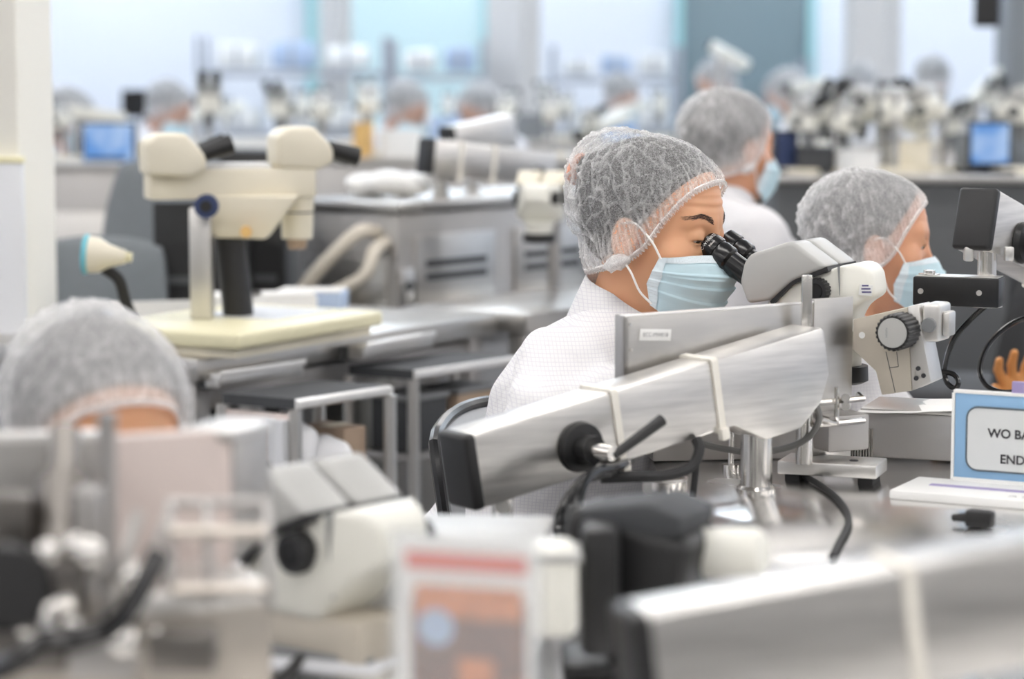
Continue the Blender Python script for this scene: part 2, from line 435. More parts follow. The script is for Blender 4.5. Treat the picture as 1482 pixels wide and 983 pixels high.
# ------------------------------------------------------------------ people
def head_sdf(p, hi=True):
    x, y, z = p[:, 0], p[:, 1], p[:, 2]; q = p.copy(); q[:, 1] = np.abs(y)      # mirrored
    d = ell(p, (-.012, 0, .035), (.098, .076, .085))
    d = smin(d, ell(p, (.026, 0, -.028), (.062, .061, .085)), .03)
    d = smin(d, ell(p, (.034, 0, -.074), (.052, .049, .042)), .025)
    d = smin(d, ell(p, (.070, 0, -.098), (.018, .02, .016)), .02)
    d = smin(d, ell(q, (.052, .043, -.03), (.024, .022, .024)), .02)              # cheek bones
    d = smin(d, caps(q, (.065, .036, .024), (.075, .006, .019), .012), .014)      # brow
    if hi:
        d = smax(d, -ell(q, (.092, .032, .002), (.015, .019, .0125)), .012)      # sockets
    d = smin(d, caps(p, (.080, 0, .004), (.098, 0, -.036), .0065, .0105), .012)   # nose
    d = smin(d, ell(q, (.090, .0125, -.041), (.011, .0085, .008)), .008)
    if hi:
        e = np.array((.0695, .0315, .0025)); le = np.linalg.norm(q-e, axis=1)
        lid_u = smax(le-.0152, -(z + .0022 - .10*(q[:, 1]-.0315) + 8*(q[:, 1]-.0315)**2), .002)
        lid_l = smax(le-.0148, (z + .0058 + .04*(q[:, 1]-.0315) - 8*(q[:, 1]-.0315)**2), .002)
        d = smin(d, smin(lid_u, lid_l, .001), .0045)
        d = smax(d, -smax(le-.0120, -(x-.0695), .001), .001)
        d = smin(d, caps(q, (.081, 0, -.066), (.074, .02, -.07), .0065, .003), .006)
        d = smin(d, caps(q, (.080, 0, -.077), (.073, .018, -.073), .007, .003), .006)
        cr = .0006*np.sin((z-.04)*520)*np.exp(-((z-.05)/.016)**2)*(x > .05)         # brow furrows
        d = d + cr
    ear = ell(q, (-.010, .078, -.012), (.019, .009, .031))
    ear = smax(ear, -ell(q, (-.006, .088, -.010), (.012, .008, .021)), .004)
    return smin(d, ear, .006)

BAND = [(.080, 0, .080), (.078, .025, .077), (.0635, .051, .061), (.040, .070, .023), (.020, .078, -.015), (-.002, .082, -.037),
        (-.032, .078, -.052), (-.062, .062, -.064), (-.088, .032, -.072), (-.096, 0, -.073)]
def band_loop(sub=12):
    pts = BAND + [(x, -y, z) for x, y, z in BAND[-2:0:-1]]
    return spline(pts, sub, True)

def cap_geo(seed, sub, ns, puff=.020, wr=1.0, bulge=0):
    B = band_loop(sub); n = len(B); C = Vector((-.012, 0, .035)); T = Vector((-.45, 0, 1)).normalized()
    er = (.104, .083, .089); V = []; A = []
    for j in range(ns+1):
        s = j/ns
        for i, b in enumerate(B):
            d0 = (b-C); r0 = d0.length; d0 = d0.normalized(); ang = d0.angle(T)
            ax = d0.cross(T)
            if ax.length < 1e-6: ax = Vector((0, 1, 0))
            d = Matrix.Rotation(ang*min(s, .9995), 3, ax) @ d0
            re = 1/math.sqrt((d.x/er[0])**2+(d.y/er[1])**2+(d.z/er[2])**2)
            back = max(0, -d.x)
            off = .002 + puff*back**1.6*(1 if d.z > -.75 else .6) + .010*max(0, 1-abs(d.x)*1.4)*max(0, abs(d.y)-.2)
            off += bulge*math.exp(-(d.angle(Vector((-.86, 0, .5)))/.42)**2)
            u = min(1, s*5.5); u = u*u*(3-2*u)
            r = r0*(1-u) + (re+off)*u
            r = max(r, re*.98 + .001) if s > .1 else r
            t = 2*math.pi*i/n; q = Vector((math.cos(t)*2.6, math.sin(t)*2.6, s*2.2 + seed))
            w1 = mnoise.noise(q*1.9); w2 = mnoise.noise(q*4.1 + Vector((7, 0, 0))); w3 = mnoise.noise(d*4.5 + Vector((seed, 3, 1)))
            rid = max(0, 1-abs(w1)*7)*.55 + max(0, 1-abs(w2)*8)*.35 + max(0, 1-abs(w3)*10)*.75
            gather = max(0, 1-s*3.2)*(.5+.5*math.sin(i*2*math.pi/n*74 + 3*mnoise.noise(q*3)))*.8
            amp = (.0022+.004*back)*wr
            r += amp*(rid*.9 + w1*1.2 + w2*.6) + gather*.0012
            V.append(C + d*r); A.append(min(1, rid*.62*(.4+.8*back+.35*(1-s)) + gather*.45))
    F = [(j*n+i, j*n+(i+1) % n, (j+1)*n+(i+1) % n, (j+1)*n+i) for j in range(ns) for i in range(n)]
    return V, F, A, B

def mask_pt(u, v, lift=0):
    """u -1..1 across, v 0 (bridge) .. 1 (below the chin)"""
    def lerp(tab, v):
        for (a, pa), (b, pb) in zip(tab, tab[1:]):
            if v <= b: k = (v-a)/(b-a); return [x+(y-x)*k for x, y in zip(pa, pb)]
        return tab[-1][1]
    c = lerp([(0, (.103, -.019)), (.15, (.114, -.031)), (.32, (.1225, -.047)), (.55, (.117, -.072)), (.8, (.104, -.104)), (1, (.080, -.128))], v)
    s = lerp([(0, (.043, .0715, -.029)), (.3, (.036, .073, -.048)), (.6, (.028, .069, -.068)), (1, (.032, .058, -.098))], v)
    a = abs(u)*math.pi/2; k = math.cos(a)
    nose = math.exp(-(u/.30)**2)
    cx = c[0] - (.012 if v < .35 else .004)*(1-nose)*min(1, abs(u)*3)
    x = s[0] + (cx-s[0])*k**.78; y = math.copysign(s[1]*math.sin(a)**.92, u) if u else 0; z = s[2] + (c[1]-s[2])*k
    pl = 0
    for vc in (.30, .48, .66):
        q = (v-vc)/.13
        if 0 <= q < 1: pl = max(pl, (1-q)*.0035)
    pl *= .35+.65*k; pl += .0012*mnoise.noise(Vector((u*5, v*5, 3)))
    dn = Vector((k+.15, .9*math.sin(math.copysign(a, u)), -.1)).normalized()
    return Vector((x, y, z)) + dn*(pl + lift)

def grid_faces(nu, nv): return [(j*(nu+1)+i, j*(nu+1)+i+1, (j+1)*(nu+1)+i+1, (j+1)*(nu+1)+i) for j in range(nv) for i in range(nu)]

def person(label, head, yaw, pitch=15, hyaw=0, roll=0, lean=14, hs=1.0, lvl='mid', neck=(.085, 0, .105), arms=None, skin='skin',
           capmat='cap', seed=1.0, group=None, legs=True, puff=.020, bun=False, bulge=0):
    hi = lvl == 'hi'; lo = lvl == 'lo'
    Rh = np.array(Matrix.Rotation(R(hyaw), 3, 'Z') @ Matrix.Rotation(R(pitch), 3, 'Y') @ Matrix.Rotation(R(roll), 3, 'X'))
    N = np.array((math.sin(R(lean))*.46, 0, math.cos(R(lean))*.46)); Hc = N + np.array(neck)
    rz = Matrix.Rotation(R(yaw), 3, 'Z'); base = Vector(head) - rz @ Vector(Hc)
    root = thing('person', label, 'person', (base.x, base.y, 0), R(yaw), group)
    up = np.array((0, 0, base.z)); N = N+up; Hc = Hc+up; pel = up.copy()
    def H(p): return Vector(Hc + Rh @ (np.array(p)*hs))
    def to_head(p): return ((p-Hc) @ Rh)/hs
    sh = [N + np.array((-.02, s*.150, -.085)) for s in (-1, 1)]
    arms = arms or [((.19, -.05, -.20), (.21, .06, .03)), ((.19, .05, -.20), (.21, -.06, .03))]
    el = [sh[i] + np.array(arms[i][0]) for i in (0, 1)]; wr = [el[i] + np.array(arms[i][1]) for i in (0, 1)]
    chest = pel*.35 + N*.65 + np.array((0, 0, -.02))
    nb = Hc + Rh @ (np.array((-.022, 0, -.055))*hs)
    hands = []
    for i, s in ((0, -1), (1, 1)):
        f = (wr[i]-el[i])/np.linalg.norm(wr[i]-el[i]); side = np.array((-f[1], f[0], 0)); side /= np.linalg.norm(side)+1e-9
        dn = np.array((0, 0, -1.)); w = wr[i]; pc = w + f*.07
        hands.append(('c', w-f*.08, w, .028, .024)); hands.append(('e', w, pc, side))
        for k, (off, ln) in enumerate(((-.030, .052), (-.010, .064), (.011, .068), (.031, .060))):
            off *= s; a = w + f*.088 + side*off; b = a + f*ln*.55 + dn*.006; c = b + f*ln*.35 + dn*.026
            hands.append(('c', a, b, .0088, .0082)); hands.append(('c', b, c, .0082, .0068))
        a = w + f*.03 + side*.028*s*1; b = a + f*.03 + side*.024*s + dn*.004; c = b + f*.028 + side*.006*s + dn*.012
        hands.append(('c', a, b, .0115, .0095)); hands.append(('c', b, c, .0095, .0078))
    def skin_f(p):
        d = head_sdf(to_head(p), not lo)*hs
        d = smin(d, caps(p, nb, N + np.array((-.005, 0, -.01)), .050*hs, .056), .02)
        d = smin(d, caps(p, N + np.array((0, 0, -.06)), chest, .07, .09), .05)
        if lo: return d
        d = smin(d, caps(p, chest, pel, .09, .09), .03)
        for i in (0, 1):
            d = smin(d, caps(p, sh[i], el[i], .038, .032), .03); d = smin(d, caps(p, el[i], wr[i], .030, .024), .01)
            d = smin(d, caps(p, N + np.array((-.02, 0, -.07)), sh[i], .05, .038), .03)
        for h in hands:
            if h[0] == 'c': e = caps(p, h[1], h[2], h[3], h[4])
            else:
                e = caps(p, h[1]+(h[2]-h[1])*.3 - h[3]*.022, h[2]*1.0 - h[3]*.028, .0145); e = smin(e, caps(p, h[1]+(h[2]-h[1])*.3 + h[3]*.022, h[2] + h[3]*.028, .0145), .02)
                e = smin(e, caps(p, h[1], h[2]+(h[2]-h[1])*.2, .0165), .018)
            d = smin(d, e, .006)
        return d
    allp = np.array([*sh, *el, *wr, N, pel, Hc, *[w + (w-e)/np.linalg.norm(w-e)*.2 for w, e in zip(wr, el)]])
    L, U = allp.min(0)-.16, allp.max(0)+.16; fs = {'hi': .0017, 'mid': .0036, 'lo': .009}[lvl]; cs = {'hi': .0055, 'mid': .008, 'lo': .02}[lvl]
    hb = .15*hs
    ax = [axis_pts(L[k], U[k], cs, (Hc[k]-hb, Hc[k]+hb), fs) for k in range(3)]
    v, f = surf(skin_f, *ax); obj_np('body', v, f, skin, root)
    # coat
    def coat_f(p):
        d = caps(p, pel + np.array((.0, 0, .0)), chest + np.array((-.005, 0, 0)), .135, .125)
        d = smin(d, smin(caps(p, chest + np.array((0, -.05, 0)), chest + np.array((0, .05, 0)), .115), caps(p, pel + np.array((0, -.06, 0)), pel + np.array((0, .06, 0)), .13), .05), .06)
        d = smin(d, caps(p, N + np.array((-.02, -.03, -.075)), N + np.array((-.02, .03, -.075)), .07), .07)
        for i, s in ((0, -1), (1, 1)):
            d = smin(d, caps(p, N + np.array((-.015, s*.035, -.052)), sh[i], .050, .066), .05)
            d = smin(d, caps(p, sh[i], el[i], .066, .058), .035); d = smin(d, caps(p, el[i], wr[i] - (wr[i]-el[i])*.04, .056, .042), .03)
            if legs:
                kn = pel + np.array((.40, s*.11, -.03)); d = smin(d, caps(p, pel + np.array((.03, s*.09, -.03)), kn, .092, .078), .04)
        if not lo:
            a = p[:, 2]*52 + p[:, 0]*30 + np.sin(p[:, 1]*34 + p[:, 2]*9 + seed)*1.6
            b = p[:, 0]*46 - p[:, 2]*22 + np.sin(p[:, 2]*30 + seed*2)*1.5 + p[:, 1]*20
            env = np.exp(-np.minimum(np.linalg.norm(p-el[0], axis=1), np.linalg.norm(p-el[1], axis=1))**2/.02)
            env2 = np.exp(-np.minimum(np.linalg.norm(p-sh[0], axis=1), np.linalg.norm(p-sh[1], axis=1))**2/.012)
            d = d - .0042*np.sin(a)*(.4+env) - .0046*np.sin(b)*(.35+env2)
        # neck opening, cuffs
        dn = caps(p, N + np.array((.01, 0, -.03)), nb + (nb-N)*.8, .052, .060)
        d = smax(d, -dn, .006)
        return d
    L2, U2 = L.copy(), U.copy(); L2[2] = pel[2]-.2; U2[0] = max(U2[0], pel[0]+.56)
    cs2 = {'hi': .0056, 'mid': .009, 'lo': .02}[lvl]
    v, f = surf(coat_f, *[axis_pts(L2[k], U2[k], cs2) for k in range(3)])
    coat = obj_np('coat', v, f, 'coat', root)
    # collar: a leaning stand strip round the neck
    ax_n = Vector(nb-N).normalized(); e1 = Vector((1, 0, 0)); e1 = (e1 - ax_n*e1.dot(ax_n)).normalized(); e2 = ax_n.cross(e1)
    cc = Vector(N) + Vector((-.002, 0, -.012)); nseg = 48; V = []
    ring = [(.071, -.022), (.066, .01), (.063, .038), (.0665, .040), (.073, .012), (.081, -.026)]
    for k in range(nseg+1):
        a = R(22 + 316*k/nseg); fr = max(0, math.cos(a))
        for r, h in ring:
            r *= hs; V.append(cc + (e1*math.cos(a)*1.06 + e2*math.sin(a)*.98)*(r + .004*fr) + ax_n*(h - .03*fr*(1 if h > -.02 else .7) + .008*max(0, -math.cos(a))))
    m = len(ring); F = [(k*m+j, k*m+j+1, (k+1)*m+j+1, (k+1)*m+j) for k in range(nseg) for j in range(m-1)]
    cl = obj_np('collar', V, F, 'coat', coat)
    if legs and not lo:
        bm = bmesh.new()
        for s in (-1, 1):
            kn = Vector(pel) + Vector((.40, s*.11, -.04)); an = Vector((kn.x+.02, kn.y, .09)); tube(bm, [kn, kn*.5+an*.5 + Vector((-.01, 0, 0)), an], lambda t: .064-.018*t, 12, 5)
        obj('trousers', bm, 'trousers', root)
        for s in (-1, 1):
            kn = Vector(pel) + Vector((.40, s*.11, 0)); bm = bmesh.new(); sph(bm, (kn.x+.08, kn.y, .045), (.125, .045, .045)); box(bm, (kn.x+.075, kn.y, .012), (.24, .085, .024), bev=.01); obj('shoe', bm, 'shoe', root)
    # hair
    def hair_f(p):
        d = smin(ell(p, (-.012, 0, .035), (.1035, .0815, .0885)), ell(p, (-.030, 0, .030), (.096, .082, .087)), .01)
        d = smin(d, ell(p, (-.068, 0, -.018), (.030, .046, .040)), .02)
        if bun: d = smin(d, ell(p, (-.105, 0, .066), (.026, .034, .024)), .012)
        pl = (.105*(p[:, 0]-.060) - .072*(p[:, 2]-.082))/.1273
        d = smax(d, pl, .004)
        ear = ell(np.stack([p[:, 0], np.abs(p[:, 1]), p[:, 2]], 1), (-.010, .085, -.016), (.020, .016, .030))
        return smax(d, -ear, .006)
    st = {'hi': .003, 'mid': .005, 'lo': .009}[lvl]
    v, f = surf(hair_f, np.arange(-.17, .12, st), np.arange(-.11, .11, st), np.arange(-.09, .15, st))
    obj_np('hair', [H(q) for q in v], f, 'hair', root)
    if hi:
        bm = bmesh.new(); cc_ = Vector((-.122, -.012, .066))
        for k in range(3): tube(bm, [H(cc_ + Vector((-.004-.002*k, .022*math.cos(a), .015*math.sin(a)-.004*k))) for a in [2*math.pi*i/16 for i in range(16)]], .0045*hs, 6, 1, True)
        obj('hair_tie', bm, 'clip', root)
    # cap
    sub, ns = {'hi': (26, 90), 'mid': (10, 36), 'lo': (5, 14)}[lvl]
    V, F, A, B = cap_geo(seed, sub, ns, puff, bulge=bulge)
    cap_o = obj_np('hair_net', [H(q) for q in V], F, capmat, root, attr=A)
    if not lo:
        bm = bmesh.new(); tube(bm, [H(q) for q in B], .0013*hs, 6, 1, True); obj('elastic_band', bm, 'band', cap_o)
        V = []; n = len(B); C = Vector((-.012, 0, .035)); nr = n*3 if hi else n
        for i in range(nr):
            b = B[(i*n)//nr]; t0 = B[((i*n)//nr+1) % n] - B[(i*n)//nr-1]; t0.normalize(); o0 = (b-C).normalized()
            if hi: b = b + (B[((i*n)//nr+1) % n]-b)*((i*n/nr) % 1)
            out = t0.cross(o0); out = out if out.dot(b-Vector((-.05, 0, .12))) > 0 else -out
            out = (out*.9 + Vector((.1, 0, -.2))).normalized(); wv = .0018*math.sin(i*1.05) if hi else 0
            ln = (.0046 + (.0030 if (i//2) % 2 else 0) + .0012*mnoise.noise(Vector((i*.2, 1, 2)))) if hi else .006
            V += [H(b + o0*.001), H(b + out*ln*.5 + o0*(.002+wv)), H(b + out*ln + o0*(.0015-wv))]
        F = [(3*i+j, 3*i+j+1, 3*((i+1) % nr)+j+1, 3*((i+1) % nr)+j) for i in range(nr) for j in (0, 1)]
        obj_np('ruffle', V, F, 'cap_thick', cap_o, attr=[(.75, .35, .9)[k % 3] for k in range(len(V))])
        for s in (-1, 1):                                                        # gathered tuft below the ear
            V = []; nu, nv = 20, 10
            for j in range(nv+1):
                for i in range(nu):
                    a = 2*math.pi*i/nu; b = math.pi*j/nv; d = Vector((math.cos(a)*math.sin(b)*.020, math.sin(a)*math.sin(b)*.009, math.cos(b)*.0105))
                    d *= 1 + .35*mnoise.noise(d*160 + Vector((seed, s, 0))); V.append(H(Vector((-.014, s*.083, -.046)) + Matrix.Rotation(R(-30), 3, 'Y') @ d))
            F = [(j*nu+i, j*nu+(i+1) % nu, (j+1)*nu+(i+1) % nu, (j+1)*nu+i) for j in range(nv) for i in range(nu)]
            obj_np('gathered_knot', V, F, 'cap_thick', cap_o, attr=[.55+.45*mnoise.noise(Vector((k*.3, 0, 0))) for k in range(len(V))])
    # mask
    nu, nv = {'hi': (60, 70), 'mid': (28, 30), 'lo': (10, 10)}[lvl]
    V = [H(mask_pt(-1+2*i/nu, j/nv)) for j in range(nv+1) for i in range(nu+1)]
    mk = obj_np('face_mask', V, grid_faces(nu, nv), 'mask', root)
    if not lo:
        nb_ = 6; V = [H(mask_pt(-1+2*i/nu, .115*j/nb_, .0009)) for j in range(nb_+1) for i in range(nu+1)]
        obj_np('top_band', V, grid_faces(nu, nb_), 'mask_band', mk)
        for s in (-1, 1):
            V = [H(mask_pt(s*(1-.085*(1-i/4)), j/nv, .001)) for j in range(nv+1) for i in range(5)]
            obj_np('side_binding', V, grid_faces(4, nv), 'mask_band', mk)
            bm = bmesh.new()
            tube(bm, [H(q) for q in (mask_pt(s*.98, .03, .001), (.034, s*.077, -.012), (.022, s*.080, .000), (.004, s*.083, .012), (-.014, s*.083, .008))], .0016*hs, 6, 6)
            tube(bm, [H(q) for q in (mask_pt(s*.98, .95, .001), (.02, s*.071, -.08), (.008, s*.08, -.056), (-.010, s*.082, -.036))], .0016*hs, 6, 6)
            obj('ear_loop', bm, 'loop', mk)
        for s in (-1, 1):
            bm = bmesh.new(); sph(bm, H((.0695, s*.0315, .0025)), .0118*hs, u=24, v=16); ey = obj('eye', bm, 'eye_white', root)
            bm = bmesh.new(); c = Vector((.0695, s*.0315, .0025)); dr = Vector((.82, s*.02, -.5)).normalized()
            sph(bm, H(c + dr*.0074), .0060*hs, u=16, v=12); obj('iris', bm, 'iris', ey)
        if hi:
            rnd = random.Random(4)
            def onface(y, z):
                xs = np.linspace(.13, .03, 160); pp = np.stack([xs, np.full(160, y), np.full(160, z)], 1); dd = head_sdf(pp)
                k = int(np.argmax(dd < 0)); return float(xs[k])
            for s in (-1, 1):
                bm = bmesh.new()
                for k in range(230):
                    t = k/229; y = s*(.014 + .036*t + rnd.uniform(-.0008, .0008)); zc = .0235 + .0085*math.sin(min(1, t*1.25)*2.0) - .006*max(0, t-.6)
                    hw = .0042*(1-.5*t); z = zc + rnd.uniform(-hw, hw); y2 = y + s*(.005+.002*rnd.random()); z2 = z + .0022*(1-2.2*t) + rnd.uniform(-.001, .001)
                    tube(bm, [H((onface(y, z)+.0003, y, z)), H((onface(y2, z2)+.0012, y2, z2))], lambda q: .00030*(1-.7*q), 3, 1)
                obj('eyebrow', bm, 'brow', root)
                bm = bmesh.new(); e = Vector((.0705, s*.0315, -.0015)); pts = []
                for k in range(15):
                    a = R(-52 + 104*k/14); yy = .0315 + .0138*math.sin(a); zz = -.0022 + .10*(yy-.0315) - 8*(yy-.0315)**2; xx = .0695 + math.sqrt(max(1e-8, .0153**2 - (yy-.0315)**2 - (zz-.0025)**2))
                    pts.append(H((xx+.0006, s*yy, zz-.0008)))
                tube(bm, pts, lambda t: .0009*(.4+.6*math.sin(math.pi*t)), 5, 2); obj('eyelash', bm, 'brow', root)
    return root

# ------------------------------------------------------------------ the room
RX0, RX1, RY0, RY1, RZ = -6.5, 8.5, -3.0, 17.5, 3.1
def shell():
    b = bmesh.new(); box(b, ((RX0+RX1)/2, (RY0+RY1)/2, -.05), (RX1-RX0, RY1-RY0, .1)); struct('floor', b, 'floor')
    b = bmesh.new(); box(b, ((RX0+RX1)/2, (RY0+RY1)/2, RZ+.05), (RX1-RX0, RY1-RY0, .1)); ce = struct('ceiling', b, 'wall')
    for nm, c, s in (('wall_far', ((RX0+RX1)/2, RY1+.1, RZ/2), (RX1-RX0+.4, .2, RZ)), ('wall_back', ((RX0+RX1)/2, RY0-.1, RZ/2), (RX1-RX0+.4, .2, RZ)),
                     ('wall_left', (RX0-.1, (RY0+RY1)/2, RZ/2), (.2, RY1-RY0, RZ)), ('wall_right', (RX1+.1, (RY0+RY1)/2, RZ/2), (.2, RY1-RY0, RZ))):
        b = bmesh.new(); box(b, c, s); struct(nm, b, 'wall_grey' if nm == 'wall_back' else 'wall')  # unseen back wall toned grey so the steel reflects darker
    me = None
    for i in range(6):
        for j in range(9):
            x = RX0 + 1.25 + i*2.5; y = RY0 + 1.1 + j*2.3; far = y > 8
            b = bmesh.new(); box(b, (x, y, RZ-.02), (1.5, .34, .035)); obj('light_panel', b, 'lamp_far' if far else 'lamp_near', ce, False)
shell()
# the woman in focus
person('woman in white coat and hair net bending to the microscope eyepieces, in focus', P(952, 330, 3.5), -30, pitch=8, lean=26, hs=1.05, lvl='hi', seed=2.3, bun=True, bulge=.017, neck=(.045, 0, .118),
       arms=[((.03, -.13, -.066), (.13, .13, .075)), ((.03, .12, -.06), (.12, -.12, .07))])

# ------------------------------------------------------------------ microscopes and booms
def knob_geo(bm, p, d, r, h, ridges=20, depth=.0012):
    M = axis_M(p, d); prof = [(r*.86, 0), (r, .002), (r, h-.003), (r*.93, h)]; rings = []; n = ridges*4
    for rr, z in prof:
        rings.append([bm.verts.new(M @ Vector(((rr-(depth if (k//2) % 2 else 0))*math.cos(2*math.pi*k/n), (rr-(depth if (k//2) % 2 else 0))*math.sin(2*math.pi*k/n), z))) for k in range(n)])
    for a, b in zip(rings, rings[1:]):
        for k in range(n): bm.faces.new((a[k], a[(k+1) % n], b[(k+1) % n], b[k]))
    bm.faces.new(rings[0][::-1]); bm.faces.new(rings[-1])

def L(px, py, y):
    X = (px-1150)*.00103 - (y+.062)*.361; return (X, (420 - py + 88*(.469*X - .883*(y+.062)))*.000977)
def scope(label, loc, yaw, obj_len=.05, detail=True, mount=True, scale=1, group=None, mats=('scope_grey', 'scope_white')):
    g_, w_ = mats
    t = thing('stereo_microscope', label, 'microscope', loc, yaw, group); t.scale = (scale,)*3
    prof = [(-.079, .008), (-.073, .036), (-.064, .048), (-.008, .067), (.002, .067), (.051, .034), (.0, .013), (-.033, -.016), (-.067, -.022)]
    for y0, y1 in ((-.062, -.003), (.003, .062)):
        h = part('prism_housing', g_, t, prism, prof, y0, y1, bev=.006, seg=3, angle=50)
        bm = bmesh.new(); c = Vector((-.030, (y0+y1)/2, .0597)); box(bm, c, (.02, .008, .0016), Matrix.Translation(c) @ Matrix.Rotation(R(-18.7), 4, 'Y') @ Matrix.Translation(-c), bev=.0006); obj('dial_mark', bm, 'mid_grey', h)
    part('gap_strip', 'black', t, prism, [(-.034, -.017), (-.001, .0135), (.050, .0345), (.052, .0275), (0, .008), (-.032, -.024)], -.058, .058)  # dark gap between housings and body, put in as a black strip
    wb = [(-.046, -.026), (-.026, .004), (.046, .028), (.074, .038), (.092, .037), (.105, .026), (.110, -.006), (.086, -.020), (.05, -.06), (-.038, -.06)]
    bm = bmesh.new(); prism(bm, wb, -.05, .05)
    bmesh.ops.bisect_plane(bm, geom=bm.verts[:]+bm.edges[:]+bm.faces[:], plane_co=(.062, 0, 0), plane_no=(1, 0, 0))
    for v in bm.verts: v.co.y *= 1 - .42*max(0, min(1, (v.co.x-.062)/.045))
    bmesh.ops.bevel(bm, geom=[e for e in bm.edges if e.calc_face_angle(0) > R(14)], offset=.008, segments=3, profile=.5, affect='EDGES'); b = obj('body', bm, w_, t, angle=60)
    part('seam', 'mid_grey', b, prism, [(.0625, .0338), (.0632, .0340), (.0695, -.0365), (.0688, -.0370)], -.0503, .0503, smooth=False)
    if detail:
        bm = bmesh.new(); x, z = .083, .004; box(bm, (x, -.0405, z), (.018, .0022, .015), Matrix.Translation((x, 0, z)) @ Matrix.Rotation(R(6), 4, 'Y') @ Matrix.Rotation(R(24), 4, 'Z') @ Matrix.Translation((-x, 0, -z)))
        s = obj('sticker', bm, 'white_plastic', b)
        bm = bmesh.new()
        for k, w in enumerate((.010, .014, .0145)): box(bm, (x-.001+.001*k, -.0418, z+.0045-.0045*k), (w*.9, .0006, .0022), Matrix.Translation((x, 0, z)) @ Matrix.Rotation(R(24), 4, 'Z') @ Matrix.Translation((-x, 0, -z)))
        obj('sticker_print', bm, 'ink_purple', s)
        part('screw_hole', 'ink', b, cyl, (.056, -.049, -.004), (.056, -.0505, -.004), .0014, n=10)
        part('plug', 'scope_white', b, cyl, (-.022, -.049, -.006), (-.022, -.0503, -.006), .0055, n=20)
    for s in (-1, 1):
        bm = bmesh.new(); knob_geo(bm, (.036, s*.049, .0), (0, s, 0), .0185, .018, 22, .0012); k = obj('zoom_knob', bm, 'black', t)
        part('knob_cap', 'black_gloss', k, cyl, (.036, s*.066, 0), (.036, s*.0685, 0), .0115, .0105, 24)
        d = Vector((-.84, 0, .54)).normalized(); p = Vector((-.068, s*.033, .0100)); M = axis_M(p, d)
        e = part('eyepiece', 'black_gloss', t, lathe, [(.0168, 0), (.0168, .044), (.0185, .045), (.0205, .048), (.0208, .062), (.0196, .065), (.0196, .068), (.0212, .069), (.0216, .072), (.0204, .089), (.0180, .091), (.0165, .0895), (.0150, .0865), (0, .0865)], M, 32, angle=30)
        part('lens', 'black_gloss', e, cyl, p+d*.0865, p+d*.0868, .0135, n=24)
        if detail and s < 0:
            bm = bmesh.new()
            ex = Vector((0, 1, 0)); ey = d.cross(ex)
            def wrap(size_off):
                def f(x, y, z):
                    ang = R(32) + x/.0216; r = .0211 + (.0216-.0211)*0 + .0005
                    rad = -Vector((0, 1, 0))*math.cos(ang) + (Vector((.54, 0, .84)))*math.sin(ang)
                    return p + d*(size_off - (-y)*1.0) + rad*r
                return f
            text_bm(bm, 'C-W10xB/22', .0062, wrap(.0835)); text_bm(bm, 'Nikon', .0046, wrap(.0765)); obj('lettering', bm, 'white_plastic', e, False)
    ox = .048
    ob = part('objective', 'scope_white', t, lathe, [(.040, 0), (.040, -.006), (.034, -.012), (.032, -obj_len)], Matrix.Translation((ox, 0, -.058)), 28)
    part('ring_light', 'black', ob, lathe, [(.030, -obj_len), (.041, -obj_len-.001), (.042, -obj_len-.022), (.034, -obj_len-.026), (.022, -obj_len-.025)], Matrix.Translation((ox, 0, -.058)), 28)
    bm = bmesh.new(); knob_geo(bm, (.078, .030, .002), (0, 1, 0), .0165, .026, 20, .0012); obj('aperture_knob', bm, 'black', t)
    if mount:
        y0 = -.045
        def LL(px, py): return L(px, py, y0)
        m = part('focus_mount', 'beige_metal', t, prism, [LL(*q) for q in ((1238, 462), (1314, 444), (1322, 562), (1280, 569), (1271, 535), (1238, 505))], y0, y0+.05, bev=.0015)
        part('mount_face', 'alu', m, prism, [LL(*q) for q in ((1314.5, 443), (1329, 440), (1337, 492), (1349, 549), (1322.5, 561.5))], y0-.001, y0+.05, bev=.0012)
        for q in ((1331, 530), (1338.5, 540), (1328.5, 544)):
            x, z = LL(*q); part('screw_hole', 'ink', m, cyl, (x, y0-.0012, z), (x, y0-.0035, z), .0032, n=14)
        x, z = LL(1251, 484); part('screw_hole', 'white_plastic', m, cyl, (x, y0+.001, z), (x, y0-.0008, z), .0045, n=16)
        for a, c in (((1285, 507), (1299, 565)), ((1291, 530), (1303, 528)), ((1303, 528), (1300, 507))):
            a, c = LL(*a), LL(*c); bm = bmesh.new(); tube(bm, [(a[0], y0-.0003, a[1]), (c[0], y0-.0003, c[1])], .0005, 4, 1); obj('seam', bm, 'dark_grey', m)
        xk, zk = LL(1309, 476); bm = bmesh.new(); knob_geo(bm, (xk, y0, zk), (0, -1, 0), .0255, .046, 24, .0013); kb = obj('focus_knob', bm, 'black', t)
        part('knob_disc', 'scope_grey', kb, cyl, (xk, y0-.0455, zk), (xk, y0-.0475, zk), .0205, .0200, 36)
        bm = bmesh.new(); text_bm(bm, 'NIKON', .0040, lambda a, b_, c: Vector((xk-.008+b_, y0-.0478, zk+a*-1))); obj('lettering', bm, 'mid_grey', kb, False)
        x, z = LL(1339, 466); part('clamp_block', 'alu', t, box, (x+.006, y0+.03, z), (.026, .05, .052), bev=.005, seg=3)
        part('clamp_bolt', 'mid_grey', t, cyl, (x+.004, y0+.008, z-.003), (x+.004, y0-.0005, z-.003), .0105, .0098, 24)
        part('clamp_ear', 'alu', t, box, (x+.024, y0+.03, z-.002), (.010, .03, .034), bev=.003)
    return t

